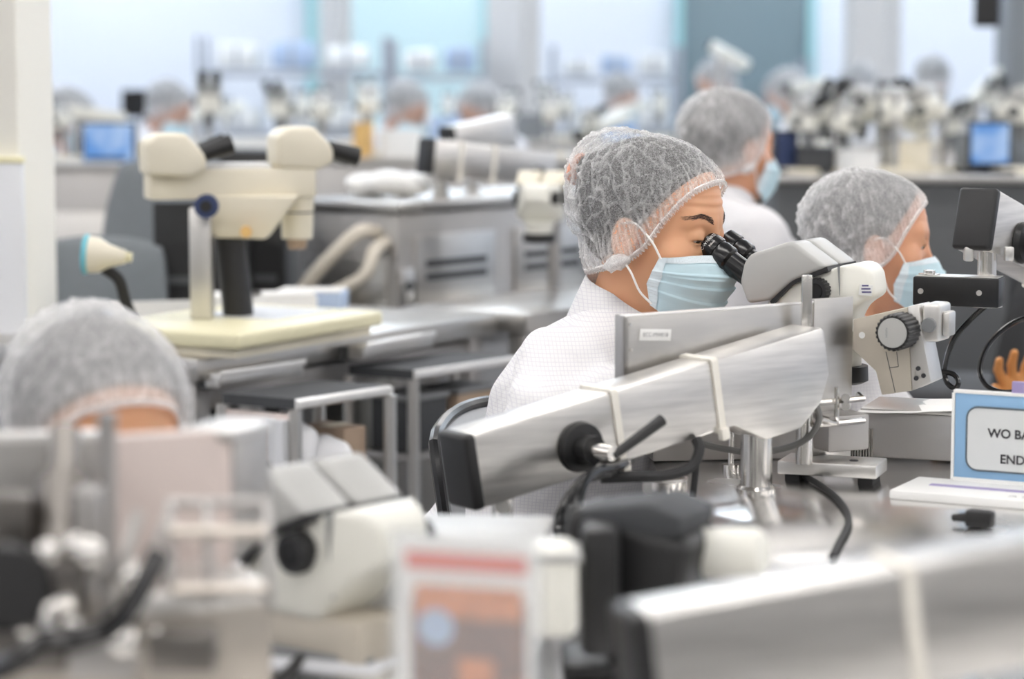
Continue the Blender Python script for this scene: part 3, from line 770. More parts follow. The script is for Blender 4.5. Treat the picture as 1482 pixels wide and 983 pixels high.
def boom(label, A, B, group=None, hgt=.092, wid=.060, ties=(), knob=None, post=None, hang=None, taper=True, mat_='steel_boom', foot=.76, lever=True):
    """A: centre of the capped end, B: centre of the far end (world). All in world coordinates."""
    A, B = Vector(A), Vector(B); ax = (B-A); Ln = ax.length; ax.normalize(); sd = Vector((0, 0, 1)).cross(ax).normalized(); up = ax.cross(sd)
    M = Matrix(((ax.x, sd.x, up.x, A.x), (ax.y, sd.y, up.y, A.y), (ax.z, sd.z, up.z, A.z), (0, 0, 0, 1)))
    base = Vector((A.x, A.y, 0))
    if post: pp = M @ Vector((post, 0, 0)); base = Vector((pp.x, pp.y, foot))
    t = thing('microscope_boom', label, 'boom arm', base, 0, group, world=True)
    h2 = hgt/2; pr = [(0, -h2), (0, h2), (Ln-.004, h2), (Ln, h2-.006), (Ln, -h2*.4), (Ln-.02, -h2*1.15), (Ln-.06, -h2*1.7), (Ln-.12, -h2*1.7), (Ln-.17, -h2)] if taper else [(0, -h2), (0, h2), (Ln, h2), (Ln, -h2)]
    hs = part('housing', mat_, t, prism, pr, -wid/2, wid/2, M, bev=.0035, seg=2)
    part('end_cap', 'black', t, prism, [(-.012, -h2-.001), (-.012, h2+.001), (.006, h2+.001), (.006, -h2-.001)], -wid/2-.001, wid/2+.001, M, bev=.006, seg=3)
    for s in ties:
        bm = bmesh.new(); k = .0035
        rring(bm, wid+2*k, hgt+2*k, .010, .004, M @ Matrix.Translation((s, 0, 0)) @ Matrix.Rotation(R(90), 4, 'Z'), hole=k)
        ti = obj('cable_tie', bm, 'tie', t)
        part('tie_head', 'tie', ti, box, (s, -wid/2-.003, -h2-.004), (.013, .011, .016), M, bev=.002)
    if knob:
        s, zz = knob
        k = part('tension_knob', 'black', t, lathe, [(.030, 0), (.032, .003), (.030, .012), (.018, .014), (.017, .034), (.0, .034)], M @ Matrix.Translation((s, -wid/2, zz)) @ Matrix.Rotation(R(90), 4, 'X'), 24)
        part('knob_shaft', 'steel_bright', k, cyl, M @ Vector((s, -wid/2-.03, zz)), M @ Vector((s+.006, -wid/2-.062, zz-.002)), .0095)
        if lever: part('clamp_lever', 'black', k, tube, [M @ Vector(q) for q in ((s+.010, -wid/2-.058, zz-.006), (s+.05, -wid/2-.062, zz+.008), (s+.085, -wid/2-.064, zz+.020))], lambda q: .006+.002*q, 10, 3)
    if post:
        q = M @ Vector((post, 0, -h2)); po = part('post', 'steel_bright', t, cyl, (q.x, q.y, foot), (q.x, q.y, q.z+.01), .021, n=32)
        part('post_flange', 'steel_bright', po, lathe, [(.026, 0), (.026, .006), (.022, .010)], Matrix.Translation((q.x, q.y, foot)), 28)
        part('pivot_bracket', 'steel', t, box, (0, 0, 0), (.07, wid-.01, .03), M @ Matrix.Translation((post, 0, -h2*1.0)), bev=.004)
    if hang:
        s, zl = hang; q = M @ Vector((s, 0, -h2)); po = part('hanging_post', 'steel_bright', t, cyl, (q.x, q.y, zl), (q.x, q.y, q.z+.01), .0135, n=24)
        part('post_collar', 'alu', po, lathe, [(.021, 0), (.023, .003), (.023, .009), (.014, .012)], Matrix.Translation((q.x, q.y, zl)), 24)
        part('clamp_nut', 'alu', po, cyl, (q.x, q.y-.02, q.z-.012), (q.x, q.y+.02, q.z-.012), .009, n=12)
    return t

# --- main microscope at the woman's eyes
SCOPE_LOC = P(1146, 420, 3.36) + Vector((.469, .883, 0))*.062
scope('grey and white binocular microscope at the focused woman\'s eyes', SCOPE_LOC, R(-28))

# --- its boom on the right: capped end, post, black arm block
def right_boom():
    A = P(1414, 318, 3.60); dv = Vector((.6, .8, -.29)).normalized(); B = A + dv*.6
    t = boom('steel microscope boom with black end cap and arm block, right edge of frame', A, B, knob=(.095, -.012), ties=(.26,), post=.52, taper=True, foot=.76, lever=False)
    q = P(1429, 362, 3.60); lo = P(1429, 445, 3.60)
    part('hanging_post', 'steel_bright', t, cyl, (q.x, q.y, lo.z), (q.x, q.y, q.z+.02), .0142, n=32)
    for k in (-1, 1):
        part('clamp_nut', 'alu', t, box, (q.x+k*.03, q.y-.01, q.z-.005), (.014, .014, .022), bev=.003)
    c = P(1388, 421, 3.585); Mz = Matrix.Translation(c) @ Matrix.Rotation(R(-22), 4, 'Z')
    a = part('arm_block', 'black_ano', t, box, (0, 0, 0), (.128, .052, .043), Mz, bev=.0025)
    part('arm_edge', 'alu', a, box, (0, 0, .0222), (.122, .047, .001), Mz)
    for x in (-.052, .035): part('arm_screw', 'alu', a, cyl, Mz @ Vector((x, -.0255, 0)), Mz @ Vector((x, -.0275, 0)), .0042, n=14)
    part('pivot_screw', 'steel_bright', a, lathe, [(.016, 0), (.016, .002), (.009, .0025), (.0085, .007), (.0, .0075)], Mz @ Matrix.Translation((-.045, 0, .0225)), 20)
    part('post_washer', 'alu', a, cyl, (q.x, q.y, lo.z+.004), (q.x, q.y, lo.z+.001), .024, n=28)
    part('swivel_neck', 'alu', a, cyl, Mz @ Vector((-.045, 0, -.02)), Mz @ Vector((-.045, 0, -.036)), .018, n=24)
right_boom()

# --- middle boom in front of the woman
LA, LB = P(683, 630, 2.85), P(1193, 473, 3.167)
ax_ = (LB-LA).normalized(); sd_ = Vector((0, 0, 1)).cross(ax_).normalized(); up_ = ax_.cross(sd_)
boom('long steel microscope boom with tilted lever knob in front of the focused woman', LA + sd_*.03 - up_*.046, LB + sd_*.03 - up_*.046,
     ties=(.213, .375), knob=(.150, -.008), post=.46, hang=(.05, .752))

# --- near boom, bottom right
NA, NB = P(935, 893, 1.72), P(1540, 783, 1.80)
ax_ = (NB-NA).normalized(); sd_ = Vector((0, 0, 1)).cross(ax_).normalized(); up_ = ax_.cross(sd_)
boom('blurred steel microscope boom with black end cap, nearest the camera at bottom right', NA + sd_*.03 - up_*.046, NA + sd_*.03 - up_*.046 + ax_*.55, ties=(.205,), post=.42, foot=.745)

# ------------------------------------------------------------------ tables, fixtures and small things near the focus
D1 = Vector((math.cos(R(52)), math.sin(R(52)), 0)); D2 = Vector((D1.y, -D1.x, 0))
def table(label, corner, a, la, b, lb, z=.76, th=.04, m='steel_top', name='workbench', legs=True, group=None, shelf=False):
    """corner + a*la + b*lb spans the top"""
    a = Vector(a).normalized(); b = Vector(b).normalized(); c = Vector((corner[0], corner[1], 0)); a = a.to_3d(); b = b.to_3d(); ctr = c + a*la/2 + b*lb/2
    t = thing(name, label, 'workbench', (ctr.x, ctr.y, 0), math.atan2(a.y, a.x), group)
    part('worktop', m, t, box, (0, 0, z-th/2), (la, lb, th), bev=.004)
    if legs:
        for sx in (-1, 1):
            for sy in (-1, 1): part('leg', 'steel_dull', t, box, (sx*(la/2-.05), sy*(lb/2-.05), (z-th)/2), (.045, .045, z-th), bev=.004)
        for sy in (-1, 1): part('rail', 'steel_dull', t, box, (0, sy*(lb/2-.05), z-th-.04), (la-.14, .03, .05), bev=.003)
    if shelf: part('lower_shelf', 'steel_dull', t, box, (0, 0, .22), (la-.1, lb-.1, .02))
    return t
# the focused woman's bench: left edge beside her, reaching right and towards the camera
c0 = PX(860, 3.42, 0)
table('polished steel workbench under the focused woman\'s microscope', (.20, 2.62), (1, 0), 1.35, (0, 1), .98)
table('steel workbench nearest the camera along the bottom edge', (-.27, 1.0), (1, 0), 1.85, (0, 1), 1.57, z=.745)
table('steel workbench under the blurred machine at bottom left', (-1.5, 1.0), (1, 0), 1.22, (0, 1), 1.06, z=.745)

# --- shield fixture
def fixture():
    a, b = P(905, 457, 3.08), P(1235, 433, 3.31); z1 = (a.z+b.z)/2; u = Vector((b.x-a.x, b.y-a.y, 0)); wd = u.length; u.normalize(); n = Vector((u.y, -u.x, 0))
    bp = PZ(1205, 668, .785)
    t = thing('shield_fixture', 'steel shield plate with label and rod below the main microscope', 'fixture', (bp.x, bp.y, .76), 0, world=True)
    M = Matrix(((u.x, -n.x, 0, a.x), (u.y, -n.y, 0, a.y), (0, 0, 1, z1), (0, 0, 0, 1)))
    s = part('shield_plate', 'steel', t, box, (wd/2, .004, -.075), (wd, .004, .15), M, bev=.001)
    part('folded_edge', 'edge_bright', s, box, (wd/2, .007, -.001), (wd, .012, .003), M, bev=.001)
    part('left_flange', 'steel_dull', s, box, (.004, .012, -.075), (.008, .02, .15), M, bev=.001)
    part('upright_panel', 'steel', t, box, (wd-.036, .003, -.112), (.072, .006, .232), M, bev=.001)
    lb = part('label_plate', 'white_plastic', s, box, (.050, .0008, -.028), (.052, .001, .015), M @ Matrix.Translation((.05, 0, -.028)) @ Matrix.Rotation(R(4), 4, 'Y') @ Matrix.Translation((-.05, 0, .028)), bev=.0004)
    bm = bmesh.new(); Mt = M @ Matrix.Translation((.050, .0001, -.028)) @ Matrix.Rotation(R(4), 4, 'Y')
    text_bm(bm, 'ECC-MW018', .0075, lambda x, y, z: Mt @ Vector((x, 0, y))); obj('lettering', bm, 'mid_grey', lb, False)
    for q in ((.008, -.012), (.010, -.045)): part('rivet', 'steel_bright', s, cyl, M @ Vector((q[0], .003, q[1])), M @ Vector((q[0], -.001, q[1])), .002, n=10)
    r0, r1 = P(1167, 398, 3.24), P(1167, 520, 3.24)
    part('rod', 'steel_bright', t, box, ((r0+r1)/2), (.0135, .012, r0.z-r1.z), bev=.001)
    # wire handles
    for y in (580, 612):
        p0, p1 = P(1182, y+3, 3.20), P(1249, y-3, 3.25)
        part('wire_handle', 'steel_bright', t, tube, [p0 + Vector((0, .04, 0)), p0, p1, p1 + Vector((0, .04, 0))], .0042, 8, 1)
    part('wire_link', 'steel_bright', t, tube, [P(1211, 560, 3.215), P(1211, 600, 3.215), P(1209, 612, 3.21), P(1190, 607, 3.20)], .0035, 8, 3)
    for y in (612, 600): part('screw', 'steel_bright', t, cyl, P(1224, y-24, 3.235), P(1224, y-24, 3.21), .006, n=12)
    bl = P(1215, 628, 3.27); part('foot_block', 'steel_dull', t, box, (bl.x, bl.y, .823), (.065, .05, .05), Matrix.Translation(bl) @ Matrix.Rotation(math.atan2(u.y, u.x)-.2, 4, 'Z') @ Matrix.Translation(-bl), bev=.004)
    Mb = Matrix.Translation((bp.x, bp.y, 0)) @ Matrix.Rotation(R(-20), 4, 'Z')
    pl = part('base_plate', 'alu', t, box, (0, .0, .779), (.135, .075, .018), Mb, bev=.002)
    part('screw_hole', 'ink', pl, cyl, Mb @ Vector((.03, -.004, .789)), Mb @ Vector((.03, -.004, .7875)), .006, n=16)
    for sx in (-1, 1): part('plate_foot', 'black_rubber', pl, box, (sx*.05, 0, .765), (.02, .05, .012), Mb)
    ps = P(1164, 650, 3.21); part('small_post', 'steel_bright', t, cyl, (ps.x, ps.y, .787), (ps.x, ps.y, .86), .0115, n=24)
    return t
fixture()

# heat sink behind the base plate
hp = PZ(1252, 652, .775)
hk = thing('heat_sink', 'small finned metal block behind the base plate', 'heat sink', (hp.x, hp.y+.03, .76), R(-15))
part('core', 'alu', hk, box, (0, .012, .022), (.036, .01, .044))
for k in range(9): part('fin', 'steel_bright', hk, box, (-.016+.004*k, -.004, .022), (.0017, .022, .044))

# low steel box with a torn sheet on it
bx_ = PZ(1325, 668, .76)
o = thing('steel_box', 'low steel box carrying a white sheet behind the blue sign', 'box', (bx_.x+.03, bx_.y+.06, .76), R(-20))
part('box_body', 'steel_dull', o, box, (0, 0, .035), (.17, .13, .066), bev=.003); part('lid', 'steel', o, box, (0, 0, .0705), (.176, .136, .005), bev=.001)
bm = bmesh.new(); rn = random.Random(3)
pts = [(-.1+.2*k/14, -.075+.006*rn.random()) for k in range(15)] + [(.11, .08), (-.08, .075), (-.092, .02)]
a = [bm.verts.new((x, y, .0765+.004*math.sin(x*20))) for x, y in pts]; b = [bm.verts.new((x, y, .0772+.004*math.sin(x*20))) for x, y in pts]; bm.faces.new(b); bm.faces.new(a[::-1])
for k in range(len(pts)): bm.faces.new((a[k], a[(k+1) % len(pts)], b[(k+1) % len(pts)], b[k]))
s = obj('paper_sheet', bm, 'white_paper', None, False); s.location = (bx_.x+.03, bx_.y+.05, .757); s.rotation_euler = (0, 0, R(-14)); tag(s, 'white sheet of paper with ragged edge lying on the low steel box', 'paper')

# blue framed sign
def sign():
    p = P(1380, 694, 3.17); th = math.atan2(-.06, .09)*.82
    t = thing('desk_sign', 'blue framed desk sign with black lettering at right edge', 'sign', (p.x, p.y, .76), th)
    zb = p.z-.76; w, h = .26, .116
    part('frame_panel', 'blue_frame', t, box, (w/2, .004, zb+h/2), (w, .008, h), bev=.0015)
    rim = bmesh.new(); box(rim, (w/2, .004, zb+h+.002), (w+.004, .010, .004)); box(rim, (-.002, .004, zb+h/2), (.004, .010, h)); obj('frame_edge', rim, 'white_plastic', t)
    bm = bmesh.new(); rring(bm, w-.024, h-.030, .002, .016, Matrix.Translation((w/2+.004, -.0008, zb+h/2-.001))); f = obj('sign_face', bm, 'sign_face', t, False)
    bm = bmesh.new(); rring(bm, w-.024, h-.030, .003, .016, Matrix.Translation((w/2+.004, -.0009, zb+h/2-.001)), hole=.0022); obj('face_border', bm, 'sign_line', t, False)
    for s_, px, py in (('WO BAR', .072, 622), ('END', .090, 659)):
        bm = bmesh.new(); v, _ = text_geo(s_, .0165); x0 = min(q[0] for q in v); zz = zb + (694-py)*.000906
        text_bm(bm, s_, .0165, lambda x, y, z: Vector((px-.026+x-x0, -.0024, zz+y)), .0004); obj('lettering', bm, 'ink', f, False)
    part('top_tab', 'purple', t, box, (.105, .006, zb+h+.010), (.06, .006, .018), bev=.001)
    part('base_tray', 'white_plastic', t, box, (w/2-.02, -.055, .006), (w+.06, .12, .012), Matrix.Translation((0, 0, 0)), bev=.002)
    part('tray_back', 'white_plastic', t, box, (w/2, .002, zb/2+.004), (w, .012, max(.01, zb)), bev=.001)
    part('purple_stripe', 'purple', t, box, (w/2, -.052, .0124), (w+.03, .012, .001))
    bm = bmesh.new(); text_bm(bm, 'A M 27 05', .02, lambda x, y, z: Vector((.14+x*.9, -.093+y*.6, .0126))); obj('lettering', bm, 'ink', t, False)
sign()

def cable(label, pts, r=.004, m='black_rubber', cat='cable', name='cable', group=None):
    bm = bmesh.new(); tube(bm, pts, r, 8, 7); o = obj(name, bm, m); tag(o, label, cat, group); return o
cable('black cable from the right boom arm looping beside the focus mount', [P(1428, 442, 3.62), P(1405, 462, 3.60), P(1380, 492, 3.58), P(1368, 530, 3.56), P(1370, 552, 3.55), P(1381, 562, 3.54), P(1387, 553, 3.54), P(1378, 541, 3.55), P(1345, 537, 3.56)], .0042, 'black_gloss')
cable('black cable curving in from the right edge towards the brown glove', [P(1500, 455, 3.7), P(1462, 470, 3.7), P(1430, 500, 3.68), P(1418, 535, 3.66), P(1428, 558, 3.64), P(1455, 568, 3.62), P(1500, 560, 3.6)], .0042, 'black_gloss')
cable('thin dark cable snaking over the polished bench beside the steel post', [PZ(1140, 678, .765), PZ(1175, 695, .765), PZ(1210, 720, .765), PZ(1228, 752, .765), PZ(1212, 790, .765), PZ(1204, 806, .765)], .0042)
for k, (off, lb) in enumerate((((0, 0), 'black cable of the loop under the middle boom, lowest strand'), ((14, -14), 'black cable of the loop under the middle boom, middle strand'), ((26, -24), 'black cable of the loop under the middle boom, upper strand'))):
    dx, dy = off
    cable(lb, [P(905+dx*.2, 668, 3.0), P(880+dx*.4, 684+dy*.3, 2.92), P(842+dx*.7, 698+dy*.6, 2.86), P(815+dx, 735+dy, 2.82), P(808+dx, 770+dy*.3, 2.8), P(822+dx*.6, 800, 2.76)], .0062, 'black_gloss', group='cables under the middle boom')
cable('thick black cable slung beneath the middle boom towards the right tie', [P(870, 692, 2.96), P(915, 690, 2.97), P(965, 688, 3.0), P(1000, 676, 3.02), P(1012, 652, 3.03), P(1008, 636, 3.04)], .007)
cable('black cable hanging straight down behind the right cable tie', [P(1010, 640, 3.06), P(1008, 668, 3.06), P(1003, 718, 3.06)], .0045)
cable('grey cable running behind the steel post towards the fixture', [P(1015, 642, 3.2), P(1050, 650, 3.2), P(1100, 655, 3.22), P(1160, 640, 3.2), P(1185, 610, 3.18), P(1178, 580, 3.17)], .0045, 'cable_grey')
# little things on the bench behind the boom
dp = PZ(962, 712, .76)
d = thing('metal_dish', 'round metal dish beneath the middle boom', 'dish', (dp.x, dp.y, .76)); part('dish_body', 'steel_bright', d, lathe, [(.028, 0), (.03, .004), (.03, .018), (.027, .018), (.026, .006), (.0, .006)], Matrix.Identity(4), 28); part('dish_rim', 'alu', d, torus, Matrix.Translation((0, 0, .018)), .0288, .002)
bk = PZ(1050, 690, .76); bk.y = 3.5
d = thing('steel_tray', 'brownish steel tray behind the boom post', 'tray', (bk.x+.02, 3.47, .76), R(8)); part('tray_floor', 'steel_dull', d, box, (0, 0, .004), (.24, .12, .006))
for s, c, z in ((0, (0, -.06, .03), (.24, .003, .055)), (1, (0, .06, .03), (.24, .003, .055)), (2, (-.12, 0, .03), (.003, .12, .055)), (3, (.12, 0, .03), (.003, .12, .055))): part('tray_wall', 'steel_dull', d, box, c, z)
rc = P(1058, 640, 3.3)
d = thing('pin_stand', 'short bright metal pin on the bench seen under the boom', 'pin', (rc.x, rc.y, .76)); part('pin_base', 'steel_bright', d, cyl, (0, 0, 0), (0, 0, .012), .012); part('pin_rod', 'steel_bright', d, cyl, (0, 0, .012), (0, 0, .085), .0045); part('pin_tip', 'steel_bright', d, sph, (0, 0, .087), .0065)

# chair behind the focused woman
def office_chair(label, loc, rz, back='chair_vinyl', piping=True, zc=.86, w=.46, h=.50, group=None, arms=False, back_x=-.2, sz=.47):
    t = thing('office_chair', label, 'chair', (loc[0], loc[1], 0), rz, group)
    # backrest: rounded, curved panel
    def panel(bm, w, h, th, off=0):
        n, mth = 14, 14; V = []
        for sgn in (1, -1):
            for j in range(mth+1):
                for i in range(n+1):
                    u, v = -1+2*i/n, -1+2*j/mth; k = .30
                    # squircle mapping
                    x = u*math.sqrt(max(0, 1-k*v*v*1.6*.5)); y = v*math.sqrt(max(0, 1-k*u*u*1.6*.5))
                    e = max(abs(u), abs(v)); dom = (1-e**4)
                    V.append(bm.verts.new((back_x + sgn*(th*(.35+.65*dom)) + .06*(x*x) + off - .10*y*h, x*w/2, zc + y*h/2)))
        q = (n+1)*(mth+1)
        for j in range(mth):
            for i in range(n):
                a = j*(n+1)+i; bm.faces.new((V[a], V[a+1], V[a+n+2], V[a+n+1])); bm.faces.new((V[q+a+n+1], V[q+a+n+2], V[q+a+1], V[q+a]))
        for i in range(n):
            bm.faces.new((V[i+1], V[i], V[q+i], V[q+i+1])); a = mth*(n+1)+i; bm.faces.new((V[a], V[a+1], V[q+a+1], V[q+a]))
        for j in range(mth):
            a = j*(n+1); bm.faces.new((V[a], V[a+n+1], V[q+a+n+1], V[q+a])); a += n; bm.faces.new((V[a+n+1], V[a], V[q+a], V[q+a+n+1]))
        bmesh.ops.recalc_face_normals(bm, faces=bm.faces)
    part('backrest', back, t, panel, w, h, .03, angle=80)
    if piping:
        pts = []
        for k in range(40):
            a = 2*math.pi*k/40; u, v = math.cos(a), math.sin(a); e = max(abs(u), abs(v)); u, v = u/e, v/e; kk = .30
            x = u*math.sqrt(1-kk*v*v*.8); y = v*math.sqrt(1-kk*u*u*.8); pts.append((back_x+.06*x*x-.10*y*h, x*(w+.014)/2, zc+y*(h+.014)/2))
        part('edge_trim', 'black_gloss', t, tube, pts, .009, 8, 2, True)
    part('seat', back, t, box, (.03, 0, sz), (.44, .46, .08), bev=.035, seg=3)
    part('back_bar', 'black', t, tube, [(back_x-.02, 0, zc-.1), (back_x-.03, 0, .55), (-.12, 0, sz-.05), (0, 0, sz-.06)], .02, 8, 5)
    part('column', 'black', t, cyl, (0, 0, .08), (0, 0, sz-.04), .025)
    for k in range(5):
        a = 2*math.pi*k/5; l = part('base_leg', 'black', t, tube, [(0, 0, .10), (.15*math.cos(a), .15*math.sin(a), .09), (.28*math.cos(a), .28*math.sin(a), .06)], .02, 8, 3)
        part('castor', 'black_rubber', l, sph, (.28*math.cos(a), .28*math.sin(a), .028), .028, u=12, v=8)
    if arms:
        for s in (-1, 1): part('armrest', 'black', t, tube, [(-.12, s*.25, .66), (.0, s*.26, .67), (.12, s*.25, .66), (.10, s*.24, .5), (.0, s*.2, .45)], .02, 8, 4)
    return t
pc = P(700, 640, 3.52)
office_chair('grey vinyl chair with black edge trim behind the focused woman', (pc.x+.235, pc.y+.02), R(-30), zc=.568, w=.46, h=.46, back_x=-.24, sz=.37)

# ------------------------------------------------------------------ the other people near by
person('woman in hair net, blurred, bent low behind the machine at left foreground', P(146, 640, 2.47), -62, pitch=16, lean=30, hs=1.02, lvl='mid', seed=5.1, neck=(.07, 0, .10), capmat='cap_thick', puff=.03, arms=[((.02, -.07, -.23), (.12, .03, -.12)), ((.02, .07, -.23), (.12, -.03, -.12))])
person('woman in profile with pale blue mask, seated behind the main microscope', P(1268, 350, 4.0), -3, pitch=3, lean=18, hs=.94, lvl='mid', seed=8.4, neck=(.06, 0, .112), capmat='cap_thick', skin='skin_deep')
person('woman seen half from behind, upright beyond the focused woman', P(1060, 212, 5.6), 32, pitch=4, lean=8, hs=1.04, lvl='mid', seed=3.7, neck=(.03, 0, .118), capmat='cap_thick', skin='skin_deep')

# ------------------------------------------------------------------ left foreground machine (out of focus)
def near_machine():
    D = 1.92; t = thing('bonding_machine', 'blurred steel machine with panels, rod and wire handles at left foreground', 'machine', (P(200, 800, D).x, D+.08, .745), 0, world=True)
    def quad(name, m, x0, x1, y0, y1, d0, d1, th=.006):
        a, b = P(x0, y0, d0), P(x1, y0, d1); zt = (a.z+b.z)/2; zb = (P(x0, y1, d0).z+P(x1, y1, d1).z)/2; u = Vector((b.x-a.x, b.y-a.y, 0)); w = u.length
        M = Matrix.Translation((a.x, a.y, 0)) @ Matrix.Rotation(math.atan2(u.y, u.x), 4, 'Z')
        return part(name, m, t, box, (w/2, th/2, (zt+zb)/2), (w, th, zt-zb), M, bev=.0015)
    quad('left_panel', 'steel', -60, 160, 636, 900, 1.98, 2.0); quad('left_panel_lip', 'edge_bright', -60, 160, 628, 640, 1.975, 1.995, .02)
    quad('light_panel', 'pink_panel', 165, 335, 628, 830, 1.96, 2.0, .02); quad('side_box', 'steel_dull', 338, 392, 622, 790, 2.0, 2.06, .03)
    quad('side_box_lid', 'alu', 335, 396, 616, 630, 1.99, 2.06, .05)
    quad('lower_body', 'steel_warm', -60, 392, 872, 1010, 1.9, 1.97, .12)
    quad('front_ledge', 'alu', 195, 396, 858, 884, 1.80, 1.86, .12)
    r0, r1 = P(155, 596, 1.86), P(155, 900, 1.86); part('rod', 'steel_dull', t, cyl, r0, r1, .0075, n=16)
    def rod(pts, r=.004, m='steel_bright', name='wire_handle'): part(name, m, t, tube, [P(*q) for q in pts], r, 8, 1)
    rod([(245, 770, 1.84), (386, 770, 1.84)], .0048, 'steel_warm'); rod([(250, 855, 1.82), (388, 852, 1.82)], .0048, 'steel_warm')
    rod([(240, 728, 1.88), (386, 728, 1.88)], .004, 'steel_dull', 'wire_bar')
    for x in (246, 300, 386): rod([(x, 728, 1.88), (x, 770, 1.845), (x+4, 855, 1.825), (x+4, 874, 1.825)], .0038, 'steel_dull', 'wire_bar')
    rod([(248, 735, 1.87), (225, 790, 1.85), (250, 855, 1.83)], .004, 'steel_dull', 'wire_bar')
    part('motor', 'steel_dark', t, cyl, P(88, 840, 1.84), P(92, 690, 1.88), .026, .022, 24)
    part('motor_neck', 'steel_dark', t, cyl, P(92, 695, 1.9), P(94, 630, 1.95), .013, n=18)
    part('gear_block', 'steel_dark', t, box, P(60, 850, 1.82), (.07, .05, .05), bev=.004)
    for q, r in (((70, 800), .011), ((110, 790), .010), ((130, 800), .013), ((185, 835), .008), ((100, 905), .011), ((180, 930), .014), ((45, 905), .012), ((225, 925), .009)):
        part('bolt', 'steel_bright', t, sph, P(q[0], q[1], 1.80), r, u=14, v=10)
    part('handwheel', 'black', t, lathe, [(.03, 0), (.034, .006), (.034, .02), (.028, .026), (.0, .026)], axis_M(P(5, 850, 1.8), (.35, -.9, .2)), 28)
    for k, (x, y, w, h) in enumerate(((20, 760, .03, .05), (130, 770, .02, .07), (30, 930, .07, .04), (150, 950, .05, .03), (265, 940, .05, .03))): part('bracket', ('steel_dark', 'steel_dull')[k % 2], t, box, P(x, y, 1.84-.01*k), (w, .03, h), bev=.003)
    part('linkage', 'steel_bright', t, tube, [P(62, 930, 1.78), P(72, 880, 1.79), P(108, 868, 1.79)], .006, 8, 3)
    for a, b in (((40, 800), (140, 760)), ((180, 800), (235, 880)), ((200, 740), (160, 860))): part('linkage', 'alu', t, tube, [P(*a, 1.83), P((a[0]+b[0])/2, (a[1]+b[1])/2+12, 1.82), P(*b, 1.82)], .0048, 8, 3)
    return t
near_machine()
cable('black hose bending through the blurred machine at lower left', [P(230, 800, 1.78), P(200, 860, 1.76), P(165, 905, 1.74), P(110, 925, 1.74), P(60, 930, 1.74), P(20, 960, 1.74), P(-20, 975, 1.76)], .009, 'black_gloss', 'hose', 'hose')

# grey and white microscope beside that machine
s2 = scope('blurred grey and white microscope beside the left foreground machine', P(456, 800, 2.32), R(-40), obj_len=.02, detail=False, mount=False, scale=1.12)
s2.location.z = .858
t = s2
st = part('stage_block', 'beige_metal', t, box, (.02, 0, -.078), (.15, .09, .044), bev=.006); part('stage_plate', 'alu', t, box, (.03, 0, -.098), (.2, .12, .006), bev=.002)
# printed card in a clear holder
def card():
    p = P(578, 990, 1.78); th = -.30; w, h = .105, .155
    t = thing('card_holder', 'clear stand with printed card, red header and orange photos, bottom centre', 'sign', (p.x, p.y, .745), th)
    z0 = P(578, 776, 1.78).z - .745 - h
    part('holder_front', 'acrylic', t, box, (w/2, -.0035, z0+h/2), (w+.012, .002, h+.010)); part('holder_back', 'acrylic', t, box, (w/2, .0035, z0+h/2), (w+.012, .002, h+.010))
    part('holder_foot', 'acrylic', t, box, (w/2, .0, z0/2-.002), (w+.012, .06, max(.004, z0-.004)))
    c = part('printed_card', 'white_paper', t, box, (w/2, 0, z0+h/2), (w, .0014, h))
    for nm, m, x, z, ww, hh in (('photo_ground', 'brown_print', .055, .056, .090, .108), ('red_header', 'red_print', .053, .138, .094, .013), ('photo', 'orange_print', .055, .108, .084, .024), ('photo', 'brown_print', .030, .060, .036, .070), ('photo', 'orange_print', .060, .036, .030, .06), ('photo', 'brown_print', .088, .07, .018, .05),
                                ('photo', 'orange_print', .092, .028, .016, .05), ('photo', 'brown_print', .062, .082, .026, .02)):
        part(nm, m, c, box, (x, -.0009 if nm == 'photo_ground' else -.0013, z0+z), (ww, .0006, hh))
    bm = bmesh.new(); cyl(bm, (.030, -.0014, z0+.088), (.030, -.0021, z0+.088), .014, n=24); obj('photo', bm, 'blue_print', c)
card()
# black focusing block with white end, under the near boom
def black_block():
    D = 2.25; b = P(930, 870, D)
    t = thing('focus_block', 'blurred black focusing block with white capped cylinder, bottom centre right', 'microscope part', (b.x, b.y, .745), 0, world=True)
    c = P(930, 800, D)
    part('block', 'black', t, box, c + Vector((-.005, 0, -.01)), (.13, .09, .09), Matrix.Translation(c) @ Matrix.Rotation(R(-25), 4, 'Z') @ Matrix.Rotation(R(12), 4, 'Y') @ Matrix.Translation(-c), bev=.014, seg=3)
    part('top_cover', 'charcoal', t, prism, [(-.06, -.01), (-.05, .012), (.02, .018), (.055, .004), (.05, -.016)], -.045, .045, Matrix.Translation(P(935, 745, D)) @ Matrix.Rotation(R(-25), 4, 'Z') @ Matrix.Rotation(R(-4), 4, 'Y'), bev=.006)
    part('side_arm', 'black', t, box, P(868, 850, D-.05), (.035, .06, .12), bev=.008)
    part('foot', 'black', t, box, (P(905, 850, D).x, D, .752), (.12, .10, .014), bev=.004)
    part('stem', 'black', t, box, (P(915, 850, D).x, D, .79), (.05, .05, .07), bev=.004)
    a, e = P(1010, 800, D), P(1105, 800, D-.03); dv = (e-a)
    cy = part('white_cylinder', 'scope_white', t, lathe, [(.022, 0), (.024, .004), (.024, dv.length-.008), (.018, dv.length)], axis_M(a, dv), 28)
    part('green_sticker', 'green', cy, box, P(1078, 781, D-.01), (.022, .016, .002), bev=.0006)
    w = P(800, 850, D-.1); part('white_body', 'scope_white', t, box, w, (.045, .06, .085), bev=.012, seg=3)
    part('body_collar', 'scope_grey', t, box, P(800, 800, D-.1), (.052, .066, .008), bev=.003)
    return t
black_block()
